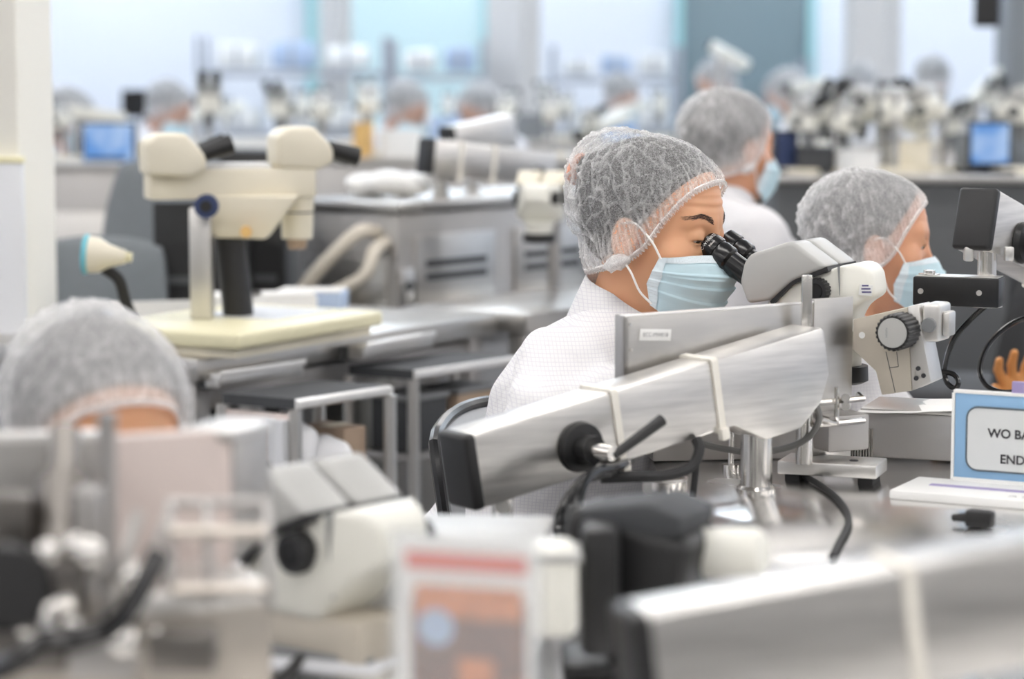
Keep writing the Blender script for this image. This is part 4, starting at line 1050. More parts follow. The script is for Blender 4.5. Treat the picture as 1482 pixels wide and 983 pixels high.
cable('dark cables tangled on the bench right of the left microscope', [PZ(380, 955, .755), PZ(430, 925, .755), PZ(470, 955, .755), PZ(520, 925, .755), PZ(480, 900, .755), PZ(430, 960, .755), PZ(400, 990, .755)], .006, 'black_rubber')
cable('black plug lead lying on the near bench below the blue sign', [PZ(1310, 800, .752), PZ(1330, 790, .752), PZ(1355, 783, .752), PZ(1390, 790, .752)], .005)
d = thing('plug', 'black plug on the steel bench below the blue sign', 'plug', PZ(1418, 765, .76), R(-30)); part('plug_body', 'black', d, box, (0, 0, .012), (.035, .02, .022), bev=.005); part('strain_relief', 'black_rubber', d, cyl, (-.017, 0, .012), (-.035, 0, .010), .006, .004)
d = thing('white_tray', 'pale grey tray on the near bench left of the printed card', 'tray', PZ(500, 940, .745), R(-20)); part('tray_base', 'guard', d, box, (0, 0, .006), (.16, .22, .010), bev=.004); part('tray_insert', 'mid_grey', d, box, (0, 0, .013), (.13, .18, .006), bev=.002)
pp = P(640, 765, 2.3)
d = thing('equipment_box', 'pale grey box top behind the printed card', 'box', (pp.x, pp.y+.05, .745), R(-6)); part('box_body', 'scope_grey', d, box, (0, 0, .055), (.20, .14, .11), bev=.006); part('box_lid', 'scope_grey', d, box, (0, 0, .113), (.205, .145, .008), bev=.003)

# ------------------------------------------------------------------ right: chair, glove
pr = P(1420, 330, 6.3)
office_chair('dark grey high-backed chair behind the right boom', (pr.x, pr.y), R(160), back='chair_dark', piping=False, zc=.92, w=.46, h=.5)
pr = P(1462, 500, 4.75)
office_chair('light grey chair with dark lower back at the right edge', (pr.x+.05, pr.y), R(200), back='chair_fabric', piping=False, zc=.62, w=.4, h=.36)
pr = P(1395, 480, 5.55)
office_chair('black chair between the profile woman and the right edge', (pr.x, pr.y), R(185), back='black_rubber', piping=False, zc=.66, w=.34, h=.42)
def glove():
    b = P(1472, 562, 4.35); t = thing('glove', 'orange brown glove with upright fingers at the right edge', 'glove', (b.x, b.y, b.z-.04), R(20)); t.scale = (.82,)*3
    def f(p):
        d = ell(p, (0, 0, .03), (.045, .022, .05))
        for x, l, lean_ in ((-.033, .055, -.02), (-.011, .07, -.008), (.012, .066, .006), (.034, .052, .016)):
            d = smin(d, caps(p, (x, 0, .06), (x+lean_, -.006, .06+l*.6), .0115, .0105), .008); d = smin(d, caps(p, (x+lean_, -.006, .06+l*.6), (x+lean_*1.3, -.02, .06+l), .0105, .009), .003)
        d = smin(d, caps(p, (-.04, -.005, .02), (-.068, -.02, .055), .013, .010), .012)
        return smin(d, caps(p, (0, 0, -.04), (0, 0, 0), .033, .030), .02)
    v, F = surf(f, np.arange(-.1, .08, .004), np.arange(-.05, .04, .004), np.arange(-.08, .15, .004)); obj_np('glove_hand', v, F, 'glove', t)
    part('cuff', 'glove', t, torus, Matrix.Translation((0, 0, -.068)), .031, .004)
    s = thing('steel_stand', 'steel stand carrying the brown glove at the right edge', 'stand', (b.x, b.y, 0), 0)
    part('stand_top', 'steel_dull', s, box, (.1, 0, b.z-.04-.0705), (.4, .3, .02)); part('stand_column', 'steel_dull', s, box, (.1, 0, (b.z-.1205)/2), (.3, .22, b.z-.1205))
glove()

# ------------------------------------------------------------------ left bench with the cream double microscope
E0, E1 = PZ(285, 520, .76), PZ(720, 455, .76); ed = (E1-E0); el_ = ed.length; ed.normalize(); en = Vector((-ed.y, ed.x, 0))
table('long steel frame bench under the cream double microscope, left of centre', (E0.x, E0.y), ed, el_, en, .74, m='steel', th=.045)
F0, F1 = PZ(762, 455, .76), PZ(900, 436, .76); fd = (F1-F0); fl = fd.length; fd.normalize()
table('steel bench behind the focused woman\'s back', (F0.x, F0.y), fd, fl+.2, Vector((-fd.y, fd.x, 0)), .36, m='steel', th=.045)
def lightbar(label, a, b):
    a, b = P(*a), P(*b); m = (a+b)/2; u = b-a; t = thing('drawer_front', label, 'drawer', (m.x, m.y, m.z), math.atan2(u.y, u.x)); l = (u.x**2+u.y**2)**.5
    part('front', 'alu', t, box, (0, .02, -.015), (l, .04, .03), bev=.003); part('pull_lip', 'edge_bright', t, box, (0, -.003, .0), (l, .008, .010), bev=.002); part('drawer_box', 'dark_grey', t, box, (0, .2, -.02), (l-.02, .32, .03))
lightbar('shallow drawer under the long bench, near its middle', (527, 500, 5.0), (628, 484, 5.25))
lightbar('shallow drawer under the long bench, near its left end', (318, 545, 4.65), (440, 520, 4.85))

def double_scope():
    b0 = PZ(345, 492, .80); u = Vector((.47, .88, 0)).normalized(); w = Vector((-u.y, u.x, 0))
    t = thing('double_microscope', 'cream double-headed microscope on a wide yellowish base plate', 'microscope', (b0.x, b0.y, .76), 0, world=True)
    c = b0 + u*.27 + w*.19; M = Matrix.Translation((c.x, c.y, 0)) @ Matrix.Rotation(math.atan2(u.y, u.x), 4, 'Z')
    part('base_plate', 'cream_base', t, box, (0, 0, .795), (.54, .38, .032), M, bev=.008, seg=3)
    part('base_skirt', 'cream', t, box, (0, 0, .77), (.50, .34, .02), M)
    part('stage_glass', 'guard', t, box, (.1, .0, .812), (.22, .2, .003), M)
    Dp = c.y - .02
    a, e = P(292, 300, Dp), P(292, 455, Dp); part('steel_post', 'alu', t, box, ((a.x+e.x)/2, Dp, (a.z+.811)/2), (.045, .045, a.z-.811), bev=.004)
    a, e = P(330, 330, Dp+.05), P(345, 440, Dp+.05); part('black_post', 'black', t, tube, [a, (a+e)/2, Vector((e.x, e.y, .812))], .032, 12, 2)
    x0, x1 = P(212, 268, Dp), P(452, 262, Dp+.12); bl = (x1-x0); Mb = Matrix.Translation((x0+x1)/2) @ Matrix.Rotation(math.atan2(bl.y, bl.x), 4, 'Z')
    L_ = bl.length; part('cross_beam', 'cream', t, box, (0, 0, 0), (L_, .07, .062), Mb, bev=.006)
    part('beam_cover', 'white_plastic', t, box, (-.02, -.004, .036), (.2, .05, .012), Mb, bev=.003)
    part('bridge_block', 'cream', t, prism, [(-.08, .01), (-.06, -.075), (.045, -.078), (.11, .01)], -.04, .04, Matrix.Translation(P(355, 290, Dp+.05)), bev=.006)
    k = part('focus_knob', 'navy', t, cyl, P(300, 298, Dp-.04), P(298, 299, Dp-.09), .024, n=24); part('knob_hub', 'black', k, cyl, P(298, 299, Dp-.085), P(298, 299, Dp-.095), .012)
    part('lamp_button', 'box_yellow', t, cyl, P(356, 335, Dp), P(356, 336, Dp-.05), .012)
    for px, py, d, sg in ((248, 224, Dp, 1), (433, 214, Dp+.12, 1)):
        h = P(px, py, d); Mh = Matrix.Translation(h) @ Matrix.Rotation(R(20), 4, 'Z')
        hd = part('head', 'cream', t, prism, [(-.058, -.04), (-.06, .025), (-.035, .044), (.02, .045), (.062, .0), (.062, -.03), (.03, -.045)], -.05, .05, Mh, bev=.010, seg=3)
        part('prism_cover', 'scope_grey', hd, prism, [(.0, .036), (.03, .036), (.066, .0), (.066, -.02), (.02, -.02)], -.042, .042, Mh, bev=.006)
        for s in (-1, 1): part('eyepiece', 'black', t, cyl, Mh @ Vector((.052, s*.03, .0)), Mh @ Vector((.118, s*.03, .022 if px < 300 else -.02)), .016, .021, 20)
    o = P(430, 296, Dp+.12)
    part('objective', 'cream', t, cyl, P(430, 282, Dp+.12), P(430, 345, Dp+.12), .036, .032, 24); part('objective_ring', 'black', t, cyl, P(430, 300, Dp+.12), P(430, 308, Dp+.12), .0345, n=24)
    part('lens_tip', 'box_card', t, cyl, P(430, 345, Dp+.12), P(430, 360, Dp+.12), .022, .018, 20)
double_scope()
def goose():
    b = P(180, 446, 4.95); t = thing('gooseneck_lamp', 'small cream lamp head with blue ring on a black gooseneck', 'lamp', (b.x, b.y, .76), 0, world=True)
    part('neck', 'black_rubber', t, tube, [Vector((b.x+.03, b.y+.02, .77)), P(183, 440, 4.95), P(172, 405, 4.93), P(150, 388, 4.92)], .012, 10, 6)
    part('foot', 'black', t, cyl, (b.x+.03, b.y+.02, .76), (b.x+.03, b.y+.02, .785), .045, .04, 24)
    a = P(122, 368, 4.9); e = P(182, 372, 4.9); h = part('lamp_head', 'cream', t, lathe, [(.020, 0), (.038, .006), (.036, .03), (.024, .05), (.016, .075), (.014, (e-a).length)], axis_M(a, e-a), 24)
    part('blue_ring', 'cyan_ring', h, torus, axis_M(a + (e-a).normalized()*.004, e-a), .036, .006)
    part('cable_end', 'cream_base', h, cyl, e, e + (e-a).normalized()*.012, .010)
goose()
pc = P(190, 350, 6.8); office_chair('grey office chair with black armrest left of the cream double microscope', (pc.x, pc.y), R(-120), back='chair_fabric', piping=False, zc=.86, w=.42, h=.44, arms=True)
pc = P(102, 392, 5.95); office_chair('low light grey chair beside the cream column', (pc.x, pc.y), R(-100), back='chair_fabric', piping=False, zc=.72, w=.40, h=.36)
def pc_box(label, px0, px1, py0, D, rz, dpt=.35, m='black'):
    a, b = P(px0, py0, D), P(px1, py0, D); t = thing('equipment_cabinet', label, 'cabinet', ((a.x+b.x)/2, D+dpt/2, 0), rz)
    w = b.x-a.x; h = a.z; part('cabinet_body', m, t, box, (0, 0, h/2), (w, dpt, h), bev=.008)
    part('front_panel', 'black_rubber', t, box, (0, -dpt/2-.003, h*.55), (w*.86, .008, h*.7)); part('vent_strip', 'dark_grey', t, box, (0, -dpt/2-.008, h*.8), (w*.6, .006, .02))
    return t
pc_box('tall black equipment cabinet behind the cream microscope post', 232, 330, 292, 6.1, R(-8))
pc_box('black equipment cabinet between the cream microscope and steel cabinet', 352, 420, 300, 6.5, R(-4))
pc_box('dark flat console beyond the cream microscope beam', 300, 392, 218, 7.4, R(0), dpt=.3)
d = thing('document_tray', 'blue and white document tray behind the cream base plate', 'tray', (PX(250, 5.45, .78)), R(15)); d.location.z = .76
part('tray_floor', 'box_blue', d, box, (0, 0, .006), (.3, .2, .012)); part('paper_stack', 'white_paper', d, box, (0, 0, .022), (.27, .17, .02)); part('tray_lip', 'white_plastic', d, box, (0, -.1, .025), (.3, .008, .05))
for k, (px, D, rz, lb) in enumerate(((405, 5.62, 10, 'white paper pad behind the cream microscope post'), (450, 5.72, -6, 'pale blue folder right of the cream microscope post'), (330, 5.6, 4, 'white paper pad left of the black post'))):
    p = PX(px, D, .76); d = thing('paper_pad', lb, 'paper', p, R(rz)); part('pad_body', 'blue_print' if k == 1 else 'white_paper', d, box, (0, 0, .02), (.16, .11, .04), bev=.003); part('pad_cover', 'white_paper', d, box, (0, -.002, .042), (.15, .11, .003))

# racks below the bench
def rack(label, corner, z, wl, wr, panel=True, sh2=.52, m='steel_dull'):
    c = PZ(corner[0], corner[1], z); t = thing('storage_rack', label, 'rack', (c.x, c.y, 0), 0, world=True)
    l = Vector((-.86, .5, 0)).normalized(); r = Vector((.62, .78, 0)).normalized()
    def pt(a, b, zz): return Vector((c.x, c.y, 0)) + l*a + r*b + Vector((0, 0, zz))
    bm = bmesh.new(); vs = [bm.verts.new(pt(a, b, zz)) for zz in (z-.02, z) for a, b in ((0, 0), (0, wr), (wl, wr), (wl, 0))]
    for q in ((3, 2, 1, 0), (4, 5, 6, 7), (0, 1, 5, 4), (1, 2, 6, 5), (2, 3, 7, 6), (3, 0, 4, 7)): bm.faces.new([vs[i] for i in q])
    obj('top_board', bm, 'charcoal', t, False)
    part('top_edge', 'edge_bright', t, tube, [pt(0, 0, z-.01), pt(0, wr, z-.01)], .010, 6, 1)
    for a, b in ((0, 0), (0, wr), (wl, 0), (wl, wr)): part('upright', 'alu', t, tube, [pt(a, b, 0), pt(a, b, z-.02)], .013, 6, 1)
    for zz in (.14, sh2):
        bm = bmesh.new(); vs = [bm.verts.new(pt(a, b, q)) for q in (zz-.012, zz) for a, b in ((.01, .01), (.01, wr-.01), (wl-.01, wr-.01), (wl-.01, .01))]
        for q in ((3, 2, 1, 0), (4, 5, 6, 7), (0, 1, 5, 4), (1, 2, 6, 5), (2, 3, 7, 6), (3, 0, 4, 7)): bm.faces.new([vs[i] for i in q])
        obj('shelf', bm, m, t, False)
    if panel:
        bm = bmesh.new(); vs = [bm.verts.new(pt(a, b, q)) for q in (.05, z-.03) for a, b in ((.0, -.004), (.0, .006), (wl, .006), (wl, -.004))]
        for q in ((3, 2, 1, 0), (4, 5, 6, 7), (0, 1, 5, 4), (1, 2, 6, 5), (2, 3, 7, 6), (3, 0, 4, 7)): bm.faces.new([vs[i] for i in q])
        obj('side_panel', bm, 'pink_panel', t, False)
        part('panel_edge', 'guard', t, tube, [pt(.03, -.012, .05), pt(.03, -.012, z-.04)], .022, 6, 1)
    return pt
pt = rack('short storage rack with pinkish side panel below the long bench', (427, 578), .70, .17, .27)
def bag(label, c, s, sd, m='bag'):
    bm = bmesh.new(); sph(bm, (0, 0, 0), s, u=24, v=16)
    for v in bm.verts: v.co *= 1 + .28*mnoise.noise(v.co*22 + Vector((sd, 0, 0)))
    zmin = min(v.co.z for v in bm.verts); o = obj('plastic_bag', bm, m, None, True, 180); o.location = (c.x, c.y, c.z - zmin); tag(o, label, 'bag'); return o
bag('crumpled white plastic bag in the rack, upper left', pt(.07, .06, .52), (.055, .055, .07), 1); bag('crumpled white plastic bag low in the rack', pt(.06, .14, .14), (.07, .08, .07), 5); bag('small clear plastic bag at the front of the rack', pt(.05, .15, .52), (.045, .045, .045), 9)
d = thing('carton', 'brown carton on the upper shelf of the short rack', 'box', pt(.09, .22, .52), R(50)); part('carton_body', 'box_card', d, box, (0, 0, .05), (.06, .11, .10), bev=.002); part('tape', 'cream', d, box, (0, 0, .1005), (.06, .03, .001))
pt2 = rack('open dark rack beyond the pinkish rack under the long bench', (598, 536), .70, .16, .34, panel=False)
for k, (a, b, z, m, lb) in enumerate(((.08, .09, .52, 'charcoal', 'dark box on the upper shelf of the open rack, near side'), (.08, .25, .52, 'box_card', 'brown box on the upper shelf of the open rack, far side'), (.08, .09, .14, 'dark_grey', 'grey box on the lower shelf of the open rack, near side'), (.08, .25, .14, 'charcoal', 'dark box on the lower shelf of the open rack, far side'))):
    d = thing('storage_box', lb, 'box', pt2(a, b, z), R(50)); part('box_body', m, d, box, (0, 0, .055), (.12, .11, .11), bev=.004); part('box_lid', 'mid_grey', d, box, (0, 0, .115), (.13, .12, .012), bev=.003)

# steel cabinet with booms on top
def cabinet(label, corner_px, D, z, wr, wl, rot=52, ledge=True, group=None, hose=False):
    c = PX(corner_px, D, 0); u = Vector((math.cos(R(rot)), math.sin(R(rot)), 0)); w = Vector((-u.y, u.x, 0))
    t = thing('steel_cabinet', label, 'cabinet', (c.x, c.y, 0), R(rot), group)
    part('cabinet_body', 'steel_dull', t, box, (wr/2, wl/2, z/2-.01), (wr, wl, z-.04), bev=.006)
    part('top_plate', 'steel', t, box, (wr/2, wl/2, z-.0125), (wr+.04, wl+.04, .025), bev=.004)
    for s in range(max(1, int(wr/.42))):
        x = .06 + s*.42; 
        if x+.34 > wr: break
        pn = part('access_panel', 'steel', t, box, (x+.17, -.004, z*.80), (.33, .008, z*.22), bev=.002)
        part('vent_slot', 'charcoal', pn, box, (x+.17, -.009, .82), (.25, .004, .018)); part('vent_slot', 'charcoal', pn, box, (x+.17, -.009, .785), (.25, .004, .018))
    part('side_panel', 'steel', t, box, (-.004, wl/2, z*.5), (.008, wl*.8, z*.7), bev=.002)
    sw = part('switch_plate', 'alu', t, box, (.03, -.006, z*.78), (.05, .008, .09), bev=.002); part('switch', 'dark_grey', sw, cyl, (.03, -.009, z*.78), (.03, -.02, z*.78), .012)
    if ledge: part('ledge', 'steel', t, box, (wr/2+.05, -.07, .70), (wr-.1, .14, .03), bev=.004)
    if hose:
        part('drain_hose', 'hose_cream', t, tube, [(-.0, wl*.2, .905), (-.06, wl*.22, .91), (-.10, wl*.35, .86), (-.12, wl*.55, .79), (-.12, wl*.75, .72)], .018, 10, 6); part('drain_hose', 'hose_cream', t, tube, [(-.0, wl*.12, .88), (-.06, wl*.08, .86), (-.09, wl*.10, .80), (-.12, wl*.35, .75), (-.12, wl*.75, .71)], .018, 10, 6)
    return t
cabinet('steel cabinet with vents and cream hose behind the long bench', 575, 6.2, .984, 1.0, .34, hose=True)
boom('pale steel boom sloping down to the right on the vented steel cabinet', P(618, 226, 6.35), P(795, 246, 6.6), ties=(.09, .2), post=.05, foot=.984, taper=False)
boom('short pale boom sloping up behind the first boom on the vented cabinet', P(650, 207, 6.75), P(738, 188, 6.9), ties=(), post=.08, foot=.984, taper=False)

# ------------------------------------------------------------------ far part of the room
def column(label, x0, x1, D, split, m='column', z=RZ):
    a, b = PX(x0, D, 0), PX(x1, D, 0); w = b.x-a.x; s = a.x + w*split
    bm = bmesh.new(); s = PX(x0+(x1-x0)*split, D-.12, 0)
    pts = [(a.x, D), (s.x, s.y), (b.x, D), (b.x-.0, D+.35), (a.x, D+.35)]
    lo = [bm.verts.new((x, y, 0)) for x, y in pts]; hi = [bm.verts.new((x, y, z)) for x, y in pts]; bm.faces.new(lo[::-1]); bm.faces.new(hi)
    for k in range(5): bm.faces.new((lo[k], lo[(k+1) % 5], hi[(k+1) % 5], hi[k]))
    o = struct('column', bm, m, label); o['category'] = 'column'; return o
column('square grey column in the middle of the far background', 705, 782, 14.5, .66)
column('narrow grey column left of the pale turquoise window', 466, 506, 15.5, .6)
column('square grey column right of centre in the far background', 1230, 1300, 13.5, .62)
column('broad grey column at the top right edge', 1456, 1540, 11.5, .5, 'mid_grey')
# near cream column with corner guard
D = 5.15; b = PX(29, D, 0); bm = bmesh.new(); box(bm, (b.x-.3, D+.2, RZ/2), (.6, .4, RZ), bev=.004); o = struct('column', bm, 'column_cream', 'cream column at the left edge'); o['category'] = 'column'
g1 = P(42, 236, D-.03); g = part('corner_guard', 'guard', o, box, (b.x-.020, D-.012, g1.z/2), (.062, .03, g1.z), bev=.003)
part('guard_cap', 'guard_cap', o, box, (b.x-.020, D-.012, g1.z+.006), (.066, .034, .014), bev=.002)
# glazed panels in the far wall
def window(n, x0, x1, glass, frame, label, zlo=.9, zhi=2.6):
    a, b = PX(x0, RY1-.02, 0), PX(x1, RY1-.02, 0); w = b.x-a.x; bm = bmesh.new(); box(bm, ((a.x+b.x)/2, RY1-.03, (zlo+zhi)/2), (w, .04, zhi-zlo))
    o = struct('window_%d' % n, bm, glass, label); fm = bmesh.new()
    for x in (a.x, b.x): box(fm, (x, RY1-.06, (zlo+zhi)/2), (.06, .08, zhi-zlo+.06))
    for z in (zlo, zhi): box(fm, ((a.x+b.x)/2, RY1-.06, z), (w+.06, .08, .06))
    obj('window_frame', fm, frame, o, False)
window(1, 452, 705, 'teal_light', 'teal_frame', 'pale turquoise glazed panel in the far wall', .9)
window(2, 980, 1170, 'teal_dark', 'teal_frame', 'dark grey green glazed panel in the far wall', .6)
d = thing('hanging_speaker', 'black loudspeaker hanging at the top right', 'speaker', P(1431, 20, 9.5), R(-20)); part('speaker_body', 'screen_black', d, box, (0, 0, .08), (.10, .12, .26), bev=.006); part('grille', 'black', d, box, (0, -.062, .08), (.088, .006, .24)); part('ceiling_rod', 'black', d, cyl, (0, 0, .2), (0, 0, RZ-d.location.z), .012)

def wire_rack(label, x0, x1, D, z, shelves, stuff=True):
    a, b = PX(x0, D, 0), PX(x1, D, 0); w = b.x-a.x; t = thing('wire_shelf', label, 'shelf', ((a.x+b.x)/2, D, 0))
    for sx in (-1, 1):
        for sy in (-1, 1): part('post', 'wire', t, cyl, (sx*w/2, sy*.22, 0), (sx*w/2, sy*.22, z), .016, n=10)
    for zz in shelves:
        bm = bmesh.new()
        for y in (-.22, .22): box(bm, (0, y, zz), (w, .014, .035))
        for k in range(9): box(bm, (0, -.2+.05*k, zz), (w, .006, .006))
        obj('shelf_tier', bm, 'wire', t, False)
    return t
wire_rack('tall wire shelving rack in front of the pale turquoise window', 296, 560, 15.0, 1.55, (.5, .95, 1.32))
wire_rack('wire shelving rack just left of the middle grey column', 570, 700, 14.2, 1.52, (.5, .95, 1.30))
wire_rack('wire shelving rack right of the middle grey column', 800, 980, 15.6, 1.50, (.5, .95, 1.28))
wire_rack('dark wire shelving rack before the grey green window', 1160, 1230, 15.8, 1.42, (.5, .9, 1.2))
rn = random.Random(11)
spots = []
for (x0, x1, D, zz, nm) in ((310, 545, 15.0, .97, 'the tall wire rack, middle shelf'), (580, 695, 14.2, 1.32, 'the rack left of the middle column, top shelf'), (580, 695, 14.2, .97, 'the rack left of the middle column, middle shelf'), (310, 545, 15.0, 1.34, 'the tall wire rack, top shelf'), (810, 970, 15.6, .97, 'the rack right of the middle column, middle shelf'), (810, 970, 15.6, 1.30, 'the rack right of the middle column, top shelf')):
    k = 3 if x1-x0 > 150 else 2
    for q in range(k): spots.append((x0 + (x1-x0)*(q+.5)/k, D, zz, (x1-x0)/k*.75, nm, ('left', 'middle', 'right')[q] if k == 3 else ('left', 'right')[q]))
for px, D, zz, wpx, nm, wh in spots:
    wd = wpx*D/F_PX; h = .10 + .06*rn.random(); top = zz > 1.2 and D > 15
    d = thing('linen_bundle', 'white wrapped bundle on %s, %s' % (nm, wh), 'bundle', PX(px, D, zz+.018), 0, 'white bundles on the wire racks')
    bm = bmesh.new(); box(bm, (0, 0, h/2), (wd, .34, h), bev=.03, seg=3)
    for v in bm.verts: v.co += v.normal*.0; v.co.z *= 1 + .25*mnoise.noise(v.co*6 + Vector((px, 0, 0)))
    obj('bundle_wrap', bm, 'white_plastic' if rn.random() < .75 else 'blue_print', d); part('bundle_strap', 'wire', d, box, (0, -.171, h/2), (.02, .004, h*.9))

# long rows of steel cabinets across the room
def row(label, x0, x1, D, z=.98, dpt=.6, m='steel_dull'):
    a, b = PX(x0, D, 0), PX(x1, D, 0); w = b.x-a.x; t = thing('steel_counter', label, 'counter', ((a.x+b.x)/2, D+dpt/2, 0))
    part('counter_top', 'steel', t, box, (0, 0, z-.0125), (w+.04, dpt+.04, .025), bev=.003); n = max(1, int(w/.9)); part('plinth', 'charcoal', t, box, (0, .03, .05), (w-.04, dpt-.1, .10))
    for k in range(n):
        x = -w/2 + w*(k+.5)/n; c = part('cabinet_unit', m, t, box, (x, 0, (z-.025+.1)/2), (w/n-.01, dpt, z-.125), bev=.003)
        part('door', 'dark_grey' if m == 'dark_grey' else 'steel', c, box, (x, -dpt/2-.008, z*.5), (w/n-.08, .016, z*.62), bev=.003)
    return t
row('steel counter carrying the blue screen at far left', 20, 318, 9.2, .98)
row('long steel counter across the middle distance', 345, 860, 9.6, .985)
row('dark steel counter behind the third woman and the boom at right', 1120, 1560, 7.9, .985, m='dark_grey')
row('far steel counter at left under the wire rack', -60, 520, 12.0, .99)
row('far steel counter in the middle, before the grey column', 560, 1000, 12.2, .99)
row('far steel counter at right, before the right grey column', 1010, 1446, 11.4, .99)

# prefab: stand microscope, far boom, far person
def stand_scope():
    t = thing('stereo_microscope', 'far stand microscope', 'microscope', (0, 0, 0))
    part('foot_plate', 'cream', t, box, (0, 0, .012), (.22, .18, .024), bev=.005); part('pillar', 'steel_bright', t, cyl, (.07, 0, .024), (.07, 0, .34), .014, n=14)
    part('arm', 'scope_white', t, box, (.03, 0, .25), (.12, .05, .05), bev=.008)
    h = part('body', 'scope_white', t, prism, [(-.06, .20), (-.06, .29), (.03, .31), (.05, .27), (.03, .20)], -.05, .05, bev=.008); part('prism_housing', 'scope_grey', t, prism, [(-.09, .30), (-.03, .36), (.02, .34), (.03, .30), (-.05, .27)], -.055, .055, bev=.008)
    for s in (-1, 1): part('eyepiece', 'black', t, cyl, (-.07, s*.03, .32), (-.13, s*.03, .37), .016, .021, 12)
    for s in (-1, 1): part('knob', 'dark_grey', t, cyl, (.0, s*.05, .25), (.0, s*.07, .25), .02, n=14)
    part('objective', 'mid_grey', t, cyl, (-.02, 0, .2), (-.02, 0, .13), .03, .024, 14)
    return t
ss = stand_scope(); first = [True]
def far_scope(label, px, D, rz, sc=1.0, z=.985):
    p = PX(px, D, z)
    if first[0]: first[0] = False; ss.location = p; ss.rotation_euler = (0, 0, R(rz)); ss.scale = (sc,)*3; ss['label'] = label; ss['group'] = 'far stand microscopes'; return ss
    return place(ss, label, p, R(rz), sc, 'far stand microscopes')
G = 'far stand microscopes'
far = [(92, 9.35, 200, 'white microscope left of the blue screen, tilted eyepieces towards it'), (300, 9.5, 160, 'far microscope beyond the left head of the cream double microscope'), (395, 9.8, 20, 'far microscope just left of the steel counter seam, above the cream beam'),
       (470, 9.8, 190, 'far microscope above the cream drain hose'), (545, 9.8, 10, 'far microscope beside the yellow box'), (800, 9.75, 170, 'far microscope left of the focused woman\'s hair net'), (845, 9.9, 20, 'far microscope directly beyond the back of the focused woman\'s cap'),
       (740, 9.9, 200, 'far microscope below the middle grey column'), (1150, 8.1, 200, 'far microscope right of the half-turned woman'), (1185, 8.25, 30, 'second far microscope right of the half-turned woman'), (1225, 8.1, 170, 'far microscope under the left slanting white bar'), (1262, 8.3, 10, 'far microscope between the two slanting white bars'),
       (1300, 8.1, 190, 'far microscope below the right slanting white bar'), (1352, 8.2, 20, 'far microscope left of the right blue screen'), (1380, 8.35, 200, 'far microscope just behind the right blue screen'), (1470, 8.1, 30, 'far microscope right of the right blue screen'),
       (120, 12.2, 20, 'very far microscope near the cream column, back row'), (330, 12.2, 190, 'very far microscope at left below the tall wire rack'), (430, 12.2, 10, 'very far microscope below the right end of the tall wire rack'), (640, 12.4, 190, 'very far microscope between the two capped heads at centre'),
       (780, 12.4, 20, 'very far microscope right of the middle grey column foot'), (830, 12.4, 190, 'very far microscope left of the capped head above the focused woman'), (960, 12.4, 10, 'very far microscope left of the half-turned woman\'s cap'), (1085, 11.6, 190, 'very far microscope behind the half-turned woman\'s cap'),
       (1180, 11.6, 10, 'very far microscope below the grey green window edge'), (1290, 11.6, 190, 'very far microscope at the foot of the right grey column'), (1340, 11.6, 20, 'very far microscope right of the right grey column'), (1395, 11.6, 190, 'very far microscope below the hanging loudspeaker, left'), (1440, 11.6, 10, 'very far microscope below the hanging loudspeaker, right')]
for px, D, rz, lb in far: far_scope(lb, px + rn.uniform(-12, 12), D, rz + rn.choice((55, 80, 100, -60, -90, 120)), rn.uniform(.55, .9), .985 if D < 11 and D != 9.35 else .99)
# far booms (slanting white bars)
for lb, a, b in (('white boom bar slanting up left of the two bars at right', (1210, 198, 8.3), (1241, 160, 8.5)), ('long white boom bar slanting down to the right, far right', (1268, 152, 8.3), (1344, 194, 8.2)),
                 ('pale boom bar high against the grey green window', (1030, 66, 11.6), (1082, 96, 11.5)), ('pale boom bar rising at far right by the broad column', (1402, 150, 11.5), (1450, 104, 11.7)),
                 ('pale boom bar left of the focused woman\'s cap', (838, 196, 9.9), (905, 168, 10.2)), ('pale boom bar above the left head of the cream microscope', (265, 170, 12.2), (352, 152, 12.4)), ('grey boom bar left of the blue screen', (92, 160, 9.5), (180, 172, 9.6)),
                 ('pale boom bar crossing below the tall wire rack', (400, 158, 12.2), (490, 160, 12.4)), ('white boom bar right of the far blue box', (855, 178, 12.4), (935, 150, 12.6)), ('white boom bar beside the capped head near the right column', (1140, 130, 11.6), (1195, 118, 11.8))):
    boom(lb, P(*a), P(*b), group='far boom bars', hgt=.05, wid=.045, ties=(.12,), post=.06, foot=.985, taper=False, mat_='scope_white')
# screens
def screen(label, px, py, D, w, h, rz, m):
    p = P(px, py, D); t = thing('monitor', label, 'monitor', (p.x, p.y, .985), rz); zc = p.z-.985
    part('casing', 'black', t, box, (0, .012, zc), (w+.02, .024, h+.02), bev=.004); part('screen', m, t, box, (0, -.001, zc), (w, .003, h)); part('stand_neck', 'black', t, box, (0, .03, zc/2), (.05, .02, max(.02, zc))); part('stand_foot', 'black', t, box, (0, .03, .006), (.16, .12, .012), bev=.003)
screen('bright blue screen at far left beyond the grey chair', 157, 208, 9.35, .21, .15, R(-18), 'screen_blue')
screen('black switched-off screen at far left above the blue one', 210, 150, 12.3, .22, .12, R(0), 'screen_black')
screen('blue screen at far right above the right boom', 1433, 208, 8.05, .125, .13, R(0), 'screen_blue')
screen('dark screen right of the half-turned woman\'s mask', 1138, 225, 8.1, .07, .15, R(20), 'navy')
